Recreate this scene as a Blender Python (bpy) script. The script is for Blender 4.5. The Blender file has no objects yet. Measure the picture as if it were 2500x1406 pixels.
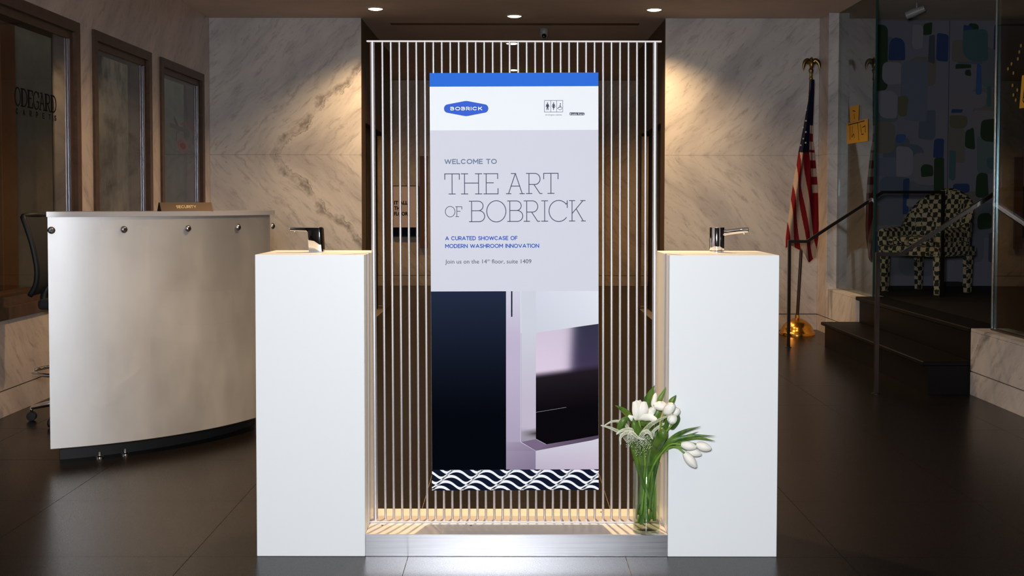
import bpy, bmesh, math, random
from mathutils import Vector, Matrix

random.seed(7)
PI = math.pi
scene = bpy.context.scene
COL = scene.collection

# ------------------------------------------------------------------ camera
cam_data = bpy.data.cameras.new('camera')
cam = bpy.data.objects.new('camera', cam_data)
COL.objects.link(cam)
cam_data.sensor_width = 36.0
cam_data.lens = 2849.0 / 2500.0 * 36.0
cam_data.shift_y = (595.2 - 703.0) / 2500.0
cam_data.clip_start = 0.05
cam_data.clip_end = 60
cam.matrix_world = (Matrix.Translation((0, 0, 1.2453))
                    @ Matrix.Rotation(PI / 2 - 0.0366, 4, 'X')
                    @ Matrix.Rotation(0.0012, 4, 'Z'))
scene.camera = cam

# ------------------------------------------------------------------ world, exposure
world = bpy.data.worlds.new('world')
scene.world = world
world.use_nodes = True
world.node_tree.nodes['Background'].inputs[0].default_value = (0.6, 0.62, 0.7, 1)
world.node_tree.nodes['Background'].inputs[1].default_value = 0.02
scene.view_settings.view_transform = 'Standard'
scene.view_settings.look = 'None'
scene.view_settings.gamma = 1.0
scene.view_settings.use_curve_mapping = False
scene.view_settings.exposure = 0.0


def area_light(name, loc, target, energy, size, color, size_y=None, spread=None):
    l = bpy.data.lights.new(name, 'AREA')
    l.energy = energy
    l.color = color
    l.size = size
    if size_y:
        l.shape = 'RECTANGLE'
        l.size_y = size_y
    if spread:
        l.spread = spread
    o = bpy.data.objects.new(name, l)
    COL.objects.link(o)
    o.location = loc
    o.rotation_euler = (Vector(target) - Vector(loc)).to_track_quat('-Z', 'Y').to_euler()
    return o


def spot_light(name, loc, energy, angle, blend, color, target=None, size=0.05):
    l = bpy.data.lights.new(name, 'SPOT')
    l.energy = energy
    l.color = color
    l.spot_size = math.radians(angle)
    l.spot_blend = blend
    l.shadow_soft_size = size
    o = bpy.data.objects.new(name, l)
    COL.objects.link(o)
    o.location = loc
    if target:
        o.rotation_euler = (Vector(target) - Vector(loc)).to_track_quat('-Z', 'Y').to_euler()
    return o


CEIL = 3.005
WARM = (1.0, 0.67, 0.34)
# the photographer's flash: a softened head just above and left of the lens
area_light('camera_flash', (-0.16, -0.05, 1.50), (-0.05, 4.2, 1.0), 165, 0.30, (0.90, 0.95, 1.0))
# dim light inside the two shops either side of the lobby
_w = area_light('carpet_shop_light', (-3.16, 9.6, 2.96), (-3.16, 9.6, 1.0), 9, 0.10, (1.0, 0.90, 0.74), 7.0)
_w.rotation_euler = (0, 0.10, 0)
area_light('fabric_shop_light', (4.6, 8.8, 2.9), (4.4, 11.0, 1.2), 0.42, 1.0, (0.85, 0.92, 1.0), 1.5)
# (the recessed downlights carry their own spots, further down: x, y, power)
DOWNLIGHTS = [(-1.25, 10.73, 185), (1.30, 10.76, 185), (0.02, 11.14, 60), (0.0, 13.06, 25), (0.02, 15.69, 150),
              (0.05, 5.35, 600), (-1.45, 7.4, 150), (2.0, 8.4, 50), (-1.6, 3.0, 20), (1.6, 3.0, 12), (-0.55, 4.9, 60), (-2.5, 15.8, 90), (2.5, 15.8, 90), (-1.25, 9.2, 150), (1.10, 9.2, 95)]  # the last ones are unseen, added to warm desk, far hall and back wall


# ------------------------------------------------------------------ colour and materials
def lin(c):
    c = c / 255.0
    return c / 12.92 if c <= 0.04045 else ((c + 0.055) / 1.055) ** 2.4


def rgb(r, g, b, k=1.0):
    return (lin(r) * k, lin(g) * k, lin(b) * k, 1.0)


MATS = {}


def mat(name, color, rough=0.5, metal=0.0, spec=0.5, emis=None, emis_k=0.0, coat=0.0, aniso=0.0, sss=0.0):
    m = bpy.data.materials.new(name)
    m.use_nodes = True
    b = m.node_tree.nodes['Principled BSDF']
    b.inputs['Base Color'].default_value = color
    b.inputs['Roughness'].default_value = rough
    b.inputs['Metallic'].default_value = metal
    b.inputs['Specular IOR Level'].default_value = spec
    b.inputs['Coat Weight'].default_value = coat
    b.inputs['Anisotropic'].default_value = aniso
    if sss:
        b.inputs['Subsurface Weight'].default_value = sss
        b.inputs['Subsurface Scale'].default_value = 0.01
    if emis:
        b.inputs['Emission Color'].default_value = emis
        b.inputs['Emission Strength'].default_value = emis_k
    MATS[name] = m
    return m


class NT:
    """small node-graph helper"""

    def __init__(self, m):
        self.m = m
        self.t = m.node_tree
        self.b = m.node_tree.nodes['Principled BSDF']

    def n(self, kind, **kw):
        x = self.t.nodes.new(kind)
        for k, v in kw.items():
            setattr(x, k, v)
        return x

    def link(self, a, b):
        self.t.links.new(a, b)

    def math(self, op, a, b=None, clamp=False):
        x = self.n('ShaderNodeMath', operation=op)
        x.use_clamp = clamp
        for i, v in enumerate((a, b)):
            if v is None:
                continue
            if isinstance(v, (int, float)):
                x.inputs[i].default_value = v
            else:
                self.link(v, x.inputs[i])
        return x.outputs[0]

    def noise(self, vec, scale, detail=4, rough=0.6, dist=0.0):
        x = self.n('ShaderNodeTexNoise')
        x.inputs['Scale'].default_value = scale
        x.inputs['Detail'].default_value = detail
        x.inputs['Roughness'].default_value = rough
        x.inputs['Distortion'].default_value = dist
        self.link(vec, x.inputs['Vector'])
        return x.outputs[0]

    def comb(self, a, b, c):
        x = self.n('ShaderNodeCombineXYZ')
        for i, v in enumerate((a, b, c)):
            if isinstance(v, (int, float)):
                x.inputs[i].default_value = v
            else:
                self.link(v, x.inputs[i])
        return x.outputs[0]

    def pos(self):
        g = self.n('ShaderNodeNewGeometry')
        s = self.n('ShaderNodeSeparateXYZ')
        self.link(g.outputs['Position'], s.inputs[0])
        return g.outputs['Position'], s.outputs[0], s.outputs[1], s.outputs[2]

    def ramp(self, fac, stops):
        r = self.n('ShaderNodeValToRGB')
        el = r.color_ramp.elements
        while len(el) < len(stops):
            el.new(0.5)
        for e, (p, c) in zip(el, stops):
            e.position = p
            e.color = c if len(c) == 4 else (*c, 1)
        self.link(fac, r.inputs[0])
        return r.outputs[0]

    def mix(self, fac, a, b):
        x = self.n('ShaderNodeMix', data_type='RGBA')
        if isinstance(fac, (int, float)):
            x.inputs[0].default_value = fac
        else:
            self.link(fac, x.inputs[0])
        for i, v in ((6, a), (7, b)):
            if isinstance(v, tuple):
                x.inputs[i].default_value = v
            else:
                self.link(v, x.inputs[i])
        return x.outputs[2]

    def bump(self, h, strength=0.1, dist=0.01):
        x = self.n('ShaderNodeBump')
        x.inputs['Strength'].default_value = strength
        x.inputs['Distance'].default_value = dist
        self.link(h, x.inputs['Height'])
        self.link(x.outputs[0], self.b.inputs['Normal'])


def marble(name, tint=(1, 1, 1), rough=0.32, big_vein=False):
    m = mat(name, rgb(180, 172, 165), rough=rough, spec=0.5)
    t = NT(m)
    p, x, y, z = t.pos()
    u = t.math('ADD', x, y)
    zz = t.math('ABSOLUTE', t.math('SUBTRACT', z, 1.69))
    a = t.math('SUBTRACT', u, zz)          # across the veins (book-matched about z = 1.69)
    b = t.math('ADD', u, zz)               # along the veins
    warp = t.noise(t.comb(a, b, 0), 0.9, 3, 0.5)
    aw = t.math('ADD', a, t.math('MULTIPLY', t.math('SUBTRACT', warp, 0.5), 0.34))
    fine = t.noise(t.comb(t.math('MULTIPLY', aw, 9.0), t.math('MULTIPLY', b, 2.0), 1.3), 1.6, 8, 0.70, 0.2)
    broad = t.noise(t.comb(t.math('MULTIPLY', aw, 2.2), t.math('MULTIPLY', b, 0.6), 4.3), 1.0, 4, 0.55)
    spots = t.noise(t.comb(t.math('MULTIPLY', aw, 22.0), t.math('MULTIPLY', b, 9.0), 9.0), 1.5, 3, 0.6)
    base = t.ramp(broad, [(0.30, rgb(176, 170, 172)), (0.52, rgb(208, 202, 200)), (0.72, rgb(220, 213, 208))])
    f1 = t.ramp(fine, [(0.30, (1, 1, 1)), (0.43, (0.25, 0.25, 0.25)), (0.50, (0, 0, 0))])
    col = t.mix(t.math('MULTIPLY', f1, 0.52), base, rgb(112, 100, 104))
    s1 = t.ramp(spots, [(0.28, (1, 1, 1)), (0.36, (0, 0, 0))])
    col = t.mix(t.math('MULTIPLY', s1, 0.28), col, rgb(78, 66, 66))
    if big_vein:
        w2 = t.noise(t.comb(t.math('MULTIPLY', a, 1.5), t.math('MULTIPLY', b, 1.7), 7.7), 1.6, 6, 0.62)
        av = t.math('ADD', a, t.math('MULTIPLY', t.math('SUBTRACT', w2, 0.5), 0.42))
        for c0, wd, k, dark in ((8.97, 0.055, 0.75, rgb(104, 92, 88)), (9.02, 0.012, 0.7, rgb(70, 60, 60)),
                                (8.62, 0.03, 0.35, rgb(112, 98, 96)), (9.38, 0.018, 0.42, rgb(112, 98, 96))):
            d = t.math('ABSOLUTE', t.math('SUBTRACT', av, c0))
            v = t.math('SUBTRACT', 1.0, t.math('DIVIDE', d, wd), clamp=True)
            v = t.math('MULTIPLY', v, k)
            br = t.noise(t.comb(t.math('MULTIPLY', a, 3), t.math('MULTIPLY', b, 3), c0), 1.2, 4, 0.6)
            br = t.ramp(br, [(0.38, (0, 0, 0)), (0.55, (1, 1, 1))])
            col = t.mix(t.math('MULTIPLY', v, br), col, dark)
    if tint != (1, 1, 1):
        mm = t.n('ShaderNodeMix', data_type='RGBA', blend_type='MULTIPLY')
        mm.inputs[0].default_value = 1
        mm.inputs[7].default_value = (*tint, 1)
        t.link(col, mm.inputs[6])
        col = mm.outputs[2]
    t.link(col, t.b.inputs['Base Color'])
    return m


def speckled(name, c1, c2, scale, rough, spec=0.5, metal=0.0, bump=0.0, r2=None, stretch=(1, 1, 1), lo=0.35, hi=0.65):
    m = mat(name, c1, rough=rough, spec=spec, metal=metal)
    t = NT(m)
    g = t.n('ShaderNodeNewGeometry')
    mp = t.n('ShaderNodeMapping')
    mp.inputs['Scale'].default_value = stretch
    t.link(g.outputs['Position'], mp.inputs[0])
    nz = t.noise(mp.outputs[0], scale, 6, 0.65)
    col = t.ramp(nz, [(lo, c1), (hi, c2)])
    t.link(col, t.b.inputs['Base Color'])
    if r2 is not None:
        rr = t.ramp(nz, [(lo, (rough,) * 3), (hi, (r2,) * 3)])
        t.link(rr, t.b.inputs['Roughness'])
    if bump:
        t.bump(nz, bump, 0.002)
    return m


def glass_mat(name, tint=(0.9, 0.95, 0.93), ior=1.5, gain=1.0):
    """thin architectural glass: fresnel mix of clear transmission and mirror reflection"""
    m = bpy.data.materials.new(name)
    m.use_nodes = True
    nt = m.node_tree
    nt.nodes.clear()
    out = nt.nodes.new('ShaderNodeOutputMaterial')
    mx = nt.nodes.new('ShaderNodeMixShader')
    tr = nt.nodes.new('ShaderNodeBsdfTransparent')
    tr.inputs[0].default_value = (*tint, 1)
    gl = nt.nodes.new('ShaderNodeBsdfGlossy')
    gl.inputs['Roughness'].default_value = 0.0
    gl.inputs['Color'].default_value = (1, 1, 1, 1)
    fr = nt.nodes.new('ShaderNodeFresnel')
    fr.inputs[0].default_value = ior
    ml = nt.nodes.new('ShaderNodeMath')
    ml.operation = 'MULTIPLY'
    ml.use_clamp = True
    ml.inputs[1].default_value = gain
    # a ray leaving through the back of the pane meets the same thin sheet, so it sees the same index
    ge = nt.nodes.new('ShaderNodeNewGeometry')
    mi = nt.nodes.new('ShaderNodeMix')
    mi.inputs[2].default_value = ior
    mi.inputs[3].default_value = 1.0 / ior
    nt.links.new(ge.outputs['Backfacing'], mi.inputs[0])
    nt.links.new(mi.outputs[0], fr.inputs[0])
    nt.links.new(fr.outputs[0], ml.inputs[0])
    nt.links.new(ml.outputs[0], mx.inputs[0])
    nt.links.new(tr.outputs[0], mx.inputs[1])
    nt.links.new(gl.outputs[0], mx.inputs[2])
    nt.links.new(mx.outputs[0], out.inputs[0])
    MATS[name] = m
    return m


M_marble = marble('veined_marble', big_vein=True)
M_marble_side = marble('veined_marble_side', tint=(0.90, 0.80, 0.74))
M_marble_dark = marble('polished_brown_marble', tint=(0.17, 0.11, 0.08), rough=0.38)
M_marble_dark.node_tree.nodes['Principled BSDF'].inputs['Specular IOR Level'].default_value = 0.2
M_marble_lobby = marble('far_hall_marble', tint=(0.8, 0.62, 0.42))
M_backing = mat('dark_joint', rgb(40, 34, 32), 0.9)
M_grout = mat('pale_grout', rgb(150, 132, 116), 0.8)
M_floor = speckled('dark_honed_stone_tile', rgb(15, 11, 10), rgb(22, 17, 15), 260, 0.25, spec=0.27, bump=0.008, r2=0.32)
M_ceil = speckled('painted_plaster_ceiling', rgb(212, 194, 182), rgb(220, 202, 190), 3, 0.9, spec=0.2)
M_dark = mat('near_black', rgb(12, 11, 12), 0.5)
M_black_stone = mat('black_step_stone', rgb(9, 7, 7), 0.5, spec=0.15)
M_solid_white = mat('white_solid_surface', rgb(228, 231, 233), 0.38, spec=0.35)
M_chrome = mat('polished_chrome', (0.86, 0.87, 0.88, 1), 0.05, 1.0)
M_black_gloss = mat('black_gloss_plastic', rgb(14, 12, 11), 0.12)
M_rod = speckled('brushed_rod_metal', rgb(206, 203, 206), rgb(214, 211, 214), 30, 0.38, metal=0.9, stretch=(1, 1, 0.02))
M_base_metal = speckled('brushed_base_metal', rgb(192, 190, 194), rgb(214, 212, 216), 40, 0.28, metal=1.0,
                        stretch=(0.05, 1, 6), r2=0.34)
M_base_top = speckled('brushed_top_metal', rgb(206, 200, 196), rgb(218, 212, 208), 40, 0.5, metal=0.55,
                      stretch=(0.05, 6, 1))
M_strip_metal = mat('satin_strip_metal', rgb(200, 196, 198), 0.45, 0.8)
M_white_plate = mat('white_edge_strip', rgb(228, 222, 222), 0.5)
M_desk_metal = speckled('mottled_brushed_aluminium', rgb(216, 211, 212), rgb(228, 223, 223), 3.2, 0.48, metal=0.80,
                        r2=0.57, stretch=(1, 1, 0.5))
M_bronze = speckled('brown_bronze_frame', rgb(70, 52, 42), rgb(86, 64, 52), 14, 0.45, spec=0.25)
M_jamb = mat('polished_steel_jamb', rgb(196, 194, 206), 0.30, 1.0)
M_glass = glass_mat('clear_glass', (0.88, 0.89, 0.89), 1.5, 0.5)
M_glass_shop = glass_mat('dark_tinted_glass', (0.52, 0.60, 0.60), 1.5, 1.2)
M_acrylic = glass_mat('clear_acrylic', (0.97, 0.98, 0.98), 1.42, 0.6)
M_vase_glass = glass_mat('vase_glass', (0.90, 0.94, 0.91), 1.45, 1.0)
M_water = glass_mat('vase_water', (0.90, 0.93, 0.88), 1.2, 0.6)
M_glass_edge = mat('green_glass_edge', rgb(30, 66, 62), 0.15)
M_edge_glint = mat('bright_edge_glint', rgb(190, 205, 215), 0.2, 1.0)  # flash highlight on the polished glass edge, built in as bright metal
M_rail = mat('dark_satin_rail_steel', rgb(84, 76, 72), 0.28, 1.0)
M_lamp = mat('warm_lamp_lens', rgb(255, 235, 200), 0.5, emis=(1.0, 0.86, 0.62, 1), emis_k=14)
M_trim = mat('white_trim_ring', rgb(196, 180, 160), 0.5)
M_gold = mat('polished_brass', rgb(214, 152, 62), 0.2, 1.0)
M_brass_dull = mat('dull_brass', rgb(150, 126, 78), 0.36, 1.0)
M_pole = mat('dark_flagpole_wood', rgb(52, 34, 26), 0.35)
M_wood = mat('brown_timber', rgb(96, 58, 30), 0.5)
M_rubber = mat('black_rubber', rgb(16, 16, 18), 0.6)
M_mesh = mat('black_mesh_fabric', rgb(24, 24, 29), 0.75)
M_plate_brown = mat('dark_bronze_nameplate', rgb(66, 46, 34), 0.4, 0.3)
M_gold_print = mat('gold_print', rgb(226, 196, 140), 0.5)
M_stem = mat('tulip_stem_green', rgb(116, 150, 56), 0.45, spec=0.4)
M_petal = mat('ivory_tulip_petal', rgb(240, 236, 226), 0.55, spec=0.3, sss=0.15)
M_floret = mat('white_floret', rgb(226, 228, 208), 0.6)
M_spike = mat('green_flower_spike', rgb(98, 118, 66), 0.6)
M_yellow = mat('yellow_paper', rgb(226, 168, 40), 0.7)
M_ink = mat('black_ink', rgb(8, 7, 6), 0.9, spec=0.08)
M_red_reflection = mat('dark_red_reflection', rgb(104, 22, 28), 0.9, spec=0.1)  # tone of the mirrored flower in the corner window
M_pink = mat('pink_paper', rgb(214, 150, 138), 0.8)
M_camera_white = mat('grey_white_plastic', rgb(150, 148, 150), 0.4)
M_shop_floor = mat('shop_floor_dark', rgb(26, 23, 23), 0.6, spec=0.2)
M_shop_wall = mat('shop_wall_paint', rgb(96, 94, 92), 0.8)

# leaf: darker centre streaks running along the blade
M_leaf = speckled('tulip_leaf_green', rgb(44, 82, 26), rgb(100, 130, 46), 30, 0.42, spec=0.45, stretch=(1, 1, 0.25))


# ------------------------------------------------------------------ geometry helpers
ROOT_LOC = {}
LOCAL = set()


def clean(bm):
    bmesh.ops.recalc_face_normals(bm, faces=bm.faces)


def part(name, bm, m, parent=None, smooth=False, label=None, kind=None, recalc=True, autosmooth=None):
    """link a bmesh (or mesh) as ONE object; world coordinates unless the root is local"""
    if isinstance(bm, bmesh.types.BMesh):
        if recalc:
            clean(bm)
        me = bpy.data.meshes.new(name)
        bm.to_mesh(me)
        bm.free()
    else:
        me = bm
    root = parent
    while root is not None and root.parent is not None:
        root = root.parent
    if root is not None and root.name not in LOCAL:
        off = ROOT_LOC.get(root.name, Vector((0, 0, 0)))
        if off.length > 0:
            me.transform(Matrix.Translation(-off))
    if isinstance(m, (list, tuple)):
        for q in m:
            me.materials.append(q)
    else:
        me.materials.append(m)
    if smooth:
        for p in me.polygons:
            p.use_smooth = True
    if autosmooth:
        me.set_sharp_from_angle(angle=math.radians(autosmooth))
    o = bpy.data.objects.new(name, me)
    COL.objects.link(o)
    if parent is not None:
        o.parent = parent
    if label:
        o['label'] = label
    if kind:
        o['kind'] = kind
    return o


def tag(o, label, cat, group=None):
    o['label'] = label
    o['category'] = cat
    if group:
        o['group'] = group
    return o


def thing(name, label, cat, loc=(0, 0, 0), rz=0.0, group=None, local=False, rot=None):
    o = bpy.data.objects.new(name, None)
    o.empty_display_size = 0.05
    COL.objects.link(o)
    o.location = loc
    o.rotation_euler = rot if rot else (0, 0, rz)
    tag(o, label, cat, group)
    ROOT_LOC[o.name] = Vector(loc)
    if local:
        LOCAL.add(o.name)
    return o


def struct(name, bm=None, m=None, **kw):
    if bm is None:
        o = bpy.data.objects.new(name, None)
        COL.objects.link(o)
        o['kind'] = 'structure'
        return o
    return part(name, bm, m, kind='structure', **kw)


def box(x0, x1, y0, y1, z0, z1, bm=None, bevel=0.0, seg=1):
    own = bm is None
    b = bmesh.new()
    bmesh.ops.create_cube(b, size=1)
    for v in b.verts:
        v.co = Vector(((x0 + x1) / 2 + v.co.x * (x1 - x0), (y0 + y1) / 2 + v.co.y * (y1 - y0),
                       (z0 + z1) / 2 + v.co.z * (z1 - z0)))
    if bevel:
        bmesh.ops.bevel(b, geom=b.edges[:], offset=bevel, segments=seg, profile=0.6, affect='EDGES')
    if own:
        return b
    me = bpy.data.meshes.new('tmp')
    b.to_mesh(me)
    b.free()
    bm.from_mesh(me)
    bpy.data.meshes.remove(me)
    return bm


def loft(rings, closed=True, cap=True, bm=None):
    bm = bm or bmesh.new()
    rows = [[bm.verts.new(p) for p in r] for r in rings]
    n = len(rows[0])
    for a, b in zip(rows, rows[1:]):
        for i in range(n if closed else n - 1):
            j = (i + 1) % n
            try:
                bm.faces.new((a[i], a[j], b[j], b[i]))
            except ValueError:
                pass
    if cap and closed:
        for r in (rows[0][::-1], rows[-1]):
            try:
                bm.faces.new(r)
            except ValueError:
                pass
    return bm


def lathe(profile, center, n=32, bm=None, cap=True, axis='Z'):
    cx, cy, cz = center
    rings = []
    for r, h in profile:
        ring = []
        for i in range(n):
            a = 2 * PI * i / n
            if axis == 'Z':
                ring.append((cx + r * math.cos(a), cy + r * math.sin(a), cz + h))
            elif axis == 'X':
                ring.append((cx + h, cy + r * math.cos(a), cz + r * math.sin(a)))
            else:
                ring.append((cx + r * math.cos(a), cy + h, cz + r * math.sin(a)))
        rings.append(ring)
    return loft(rings, bm=bm, cap=cap)


def tube(pts, radius, n=10, bm=None, square=False):
    pts = [Vector(p) for p in pts]
    rad = radius if isinstance(radius, (list, tuple)) else [radius] * len(pts)
    rings = []
    up = Vector((0, 0, 1))
    prev = None
    for i, p in enumerate(pts):
        if i == 0:
            t = (pts[1] - p).normalized()
        elif i == len(pts) - 1:
            t = (p - pts[i - 1]).normalized()
        else:
            t = ((pts[i + 1] - p).normalized() + (p - pts[i - 1]).normalized()).normalized()
        if prev is None:
            a = up if abs(t.dot(up)) < 0.9 else Vector((0, 1, 0))
            s = t.cross(a).normalized()
        else:
            s = (prev - t * prev.dot(t))
            s = s.normalized() if s.length > 1e-6 else t.cross(up).normalized()
        prev = s
        w = t.cross(s).normalized()
        k = 1.0
        if 0 < i < len(pts) - 1:
            c = (pts[i + 1] - p).normalized().dot((p - pts[i - 1]).normalized())
            k = 1.0 / max(0.5, math.sqrt(max(0.05, (1 + c) / 2)))
        off = PI / 4 if square else 0
        rr = rad[i] * (math.sqrt(2) if square else 1)
        rings.append([p + s * math.cos(2 * PI * j / n + off) * rr * (k if square else 1)
                      + w * math.sin(2 * PI * j / n + off) * rr for j in range(n)])
    return loft(rings, bm=bm)


def spline(pts, n=24):
    """Catmull-Rom through pts"""
    P = [Vector(p) for p in pts]
    P = [P[0] * 2 - P[1]] + P + [P[-1] * 2 - P[-2]]
    out = []
    seg = len(P) - 3
    for k in range(n + 1):
        s = k / n * seg
        i = min(int(s), seg - 1)
        t = s - i
        a, b, c, d = P[i:i + 4]
        out.append(0.5 * ((2 * b) + (c - a) * t + (2 * a - 5 * b + 4 * c - d) * t * t + (3 * b - a - 3 * c + d) * t ** 3))
    return out


def prism(outline, to3, d0, d1, bm=None):
    """outline [(u,v)] extruded between depths d0 and d1; to3(u,v,d) -> world"""
    bm = bm or bmesh.new()
    a = [bm.verts.new(to3(u, v, d0)) for u, v in outline]
    b = [bm.verts.new(to3(u, v, d1)) for u, v in outline]
    n = len(outline)
    try:
        bm.faces.new(a)
        bm.faces.new(b[::-1])
    except ValueError:
        pass
    for i in range(n):
        j = (i + 1) % n
        try:
            bm.faces.new((a[j], a[i], b[i], b[j]))
        except ValueError:
            pass
    return bm


def ribbon(bm, pts, w, to3, d0, d1, ext=0.0):
    """flat stroke of width w along 2D pts"""
    P = [Vector((p[0], p[1])) for p in pts]
    if ext:
        P[0] = P[0] + (P[0] - P[1]).normalized() * ext
        P[-1] = P[-1] + (P[-1] - P[-2]).normalized() * ext
    L, R = [], []
    for i, p in enumerate(P):
        if i == 0:
            t = (P[1] - p).normalized()
            k = 1
        elif i == len(P) - 1:
            t = (p - P[i - 1]).normalized()
            k = 1
        else:
            t1 = (P[i + 1] - p).normalized()
            t0 = (p - P[i - 1]).normalized()
            t = (t1 + t0)
            t = t.normalized() if t.length > 1e-6 else t1
            k = min(2.0, 1.0 / max(0.3, t.dot(t1)))
        nrm = Vector((-t.y, t.x)) * (w / 2 * k)
        L.append(p + nrm)
        R.append(p - nrm)
    return loft([[to3(l.x, l.y, d0), to3(r.x, r.y, d0), to3(r.x, r.y, d1), to3(l.x, l.y, d1)] for l, r in zip(L, R)], bm=bm)


def arc(cx, cy, rx, ry, a0, a1, n=20):
    return [(cx + rx * math.cos(math.radians(a0 + (a1 - a0) * i / n)),
             cy + ry * math.sin(math.radians(a0 + (a1 - a0) * i / n))) for i in range(n + 1)]


SLAB = {
    'T': [[(0, .995), (1, .995)], [(0.01, 1), (0.01, .72)], [(.99, 1), (.99, .72)], [(.5, 1), (.5, 0)], [(.28, .01), (.72, .01)]],
    'H': [[(.16, 1), (.16, 0)], [(.84, 1), (.84, 0)], [(.16, .54), (.84, .54)], [(0, .995), (.32, .995)], [(.68, .995), (1, .995)],
          [(0, .01), (.32, .01)], [(.68, .01), (1, .01)]],
    'E': [[(.17, 1), (.17, 0)], [(0, .995), (.98, .995)], [(0, .01), (1, .01)], [(.17, .55), (.68, .55)], [(.97, 1), (.97, .75)],
          [(.99, 0), (.99, .27)]],
    'F': [[(.2, 1), (.2, 0)], [(0, .995), (.98, .995)], [(0, .01), (.5, .01)], [(.2, .55), (.72, .55)], [(.97, 1), (.97, .75)]],
    'A': [[(.5, 1), (.12, 0)], [(.5, 1), (.88, 0)], [(.27, .995), (.52, .995)], [(.25, .38), (.75, .38)], [(0, .01), (.26, .01)],
          [(.74, .01), (1, .01)]],
    'R': [[(.17, 1), (.17, 0)], [(0, .995), (.55, .995)] + arc(.55, .725, .32, .27, 90, -90)[1:] + [(.17, .455)],
          [(0, .01), (.36, .01)], [(.48, .455), (.86, .01), (1, .01)]],
    'B': [[(.15, 1), (.15, 0)], [(0, .995), (.58, .995)] + arc(.58, .765, .30, .23, 90, -90)[1:] + [(.15, .535)],
          [(.58, .535)] + arc(.62, .272, .36, .263, 90, -90) + [(0, .01)]],
    'O': [arc(.5, .5, .49, .51, 0, 360, 44)],
    'I': [[(.5, 1), (.5, 0)], [(0, .995), (1, .995)], [(0, .01), (1, .01)]],
    'C': [arc(.52, .5, .51, .51, 40, 322, 36), [(.965, 1), (.965, .66)], [(.905, .82), (.965, .9)]],
    'G': [arc(.52, .5, .51, .51, 40, 318, 36), [(.93, 1), (.93, .70)], [(.90, .10), (.90, .42)], [(.62, .43), (1, .43)]],
    'D': [[(.17, 1), (.17, 0)], [(0, .995), (.45, .995)] + arc(.45, .5, .53, .495, 90, -90, 24)[1:] + [(0, .005)]],
    'K': [[(.17, 1), (.17, 0)], [(0, .995), (.34, .995)], [(0, .01), (.34, .01)], [(.17, .37), (.84, .99)], [(.42, .60), (.86, .01)],
          [(.70, .995), (.98, .995)], [(.74, .01), (1, .01)]],
}


def slab_glyph(bm, ch, x0, x1, y0, y1, w, to3, d0, d1, stems=None):
    for k, st in enumerate(SLAB[ch]):
        pts = [(x0 + (x1 - x0) * a, y0 + (y1 - y0) * b) for a, b in st]
        ww = w
        if stems and len(st) == 2 and abs(st[0][0] - st[1][0]) < .02 and abs(st[0][1] - st[1][1]) > .6:
            ww = w * stems
        ribbon(bm, pts, ww, to3, d0, d1 + 0.00003 * k, 0 if ch == 'O' else w * 0.35)
    return bm


def font_mesh(body, extrude=0.0, offset=0.0, spacing=1.0):
    cu = bpy.data.curves.new('lettering_curve', 'FONT')
    cu.body = body
    cu.size = 1.0
    cu.extrude = extrude
    cu.offset = offset
    cu.space_character = spacing
    cu.resolution_u = 4
    o = bpy.data.objects.new('lettering_source', cu)
    COL.objects.link(o)
    dg = bpy.context.evaluated_depsgraph_get()
    dg.update()
    me = bpy.data.meshes.new_from_object(o.evaluated_get(dg))
    bpy.data.objects.remove(o)
    bpy.data.curves.remove(cu)
    return me


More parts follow.
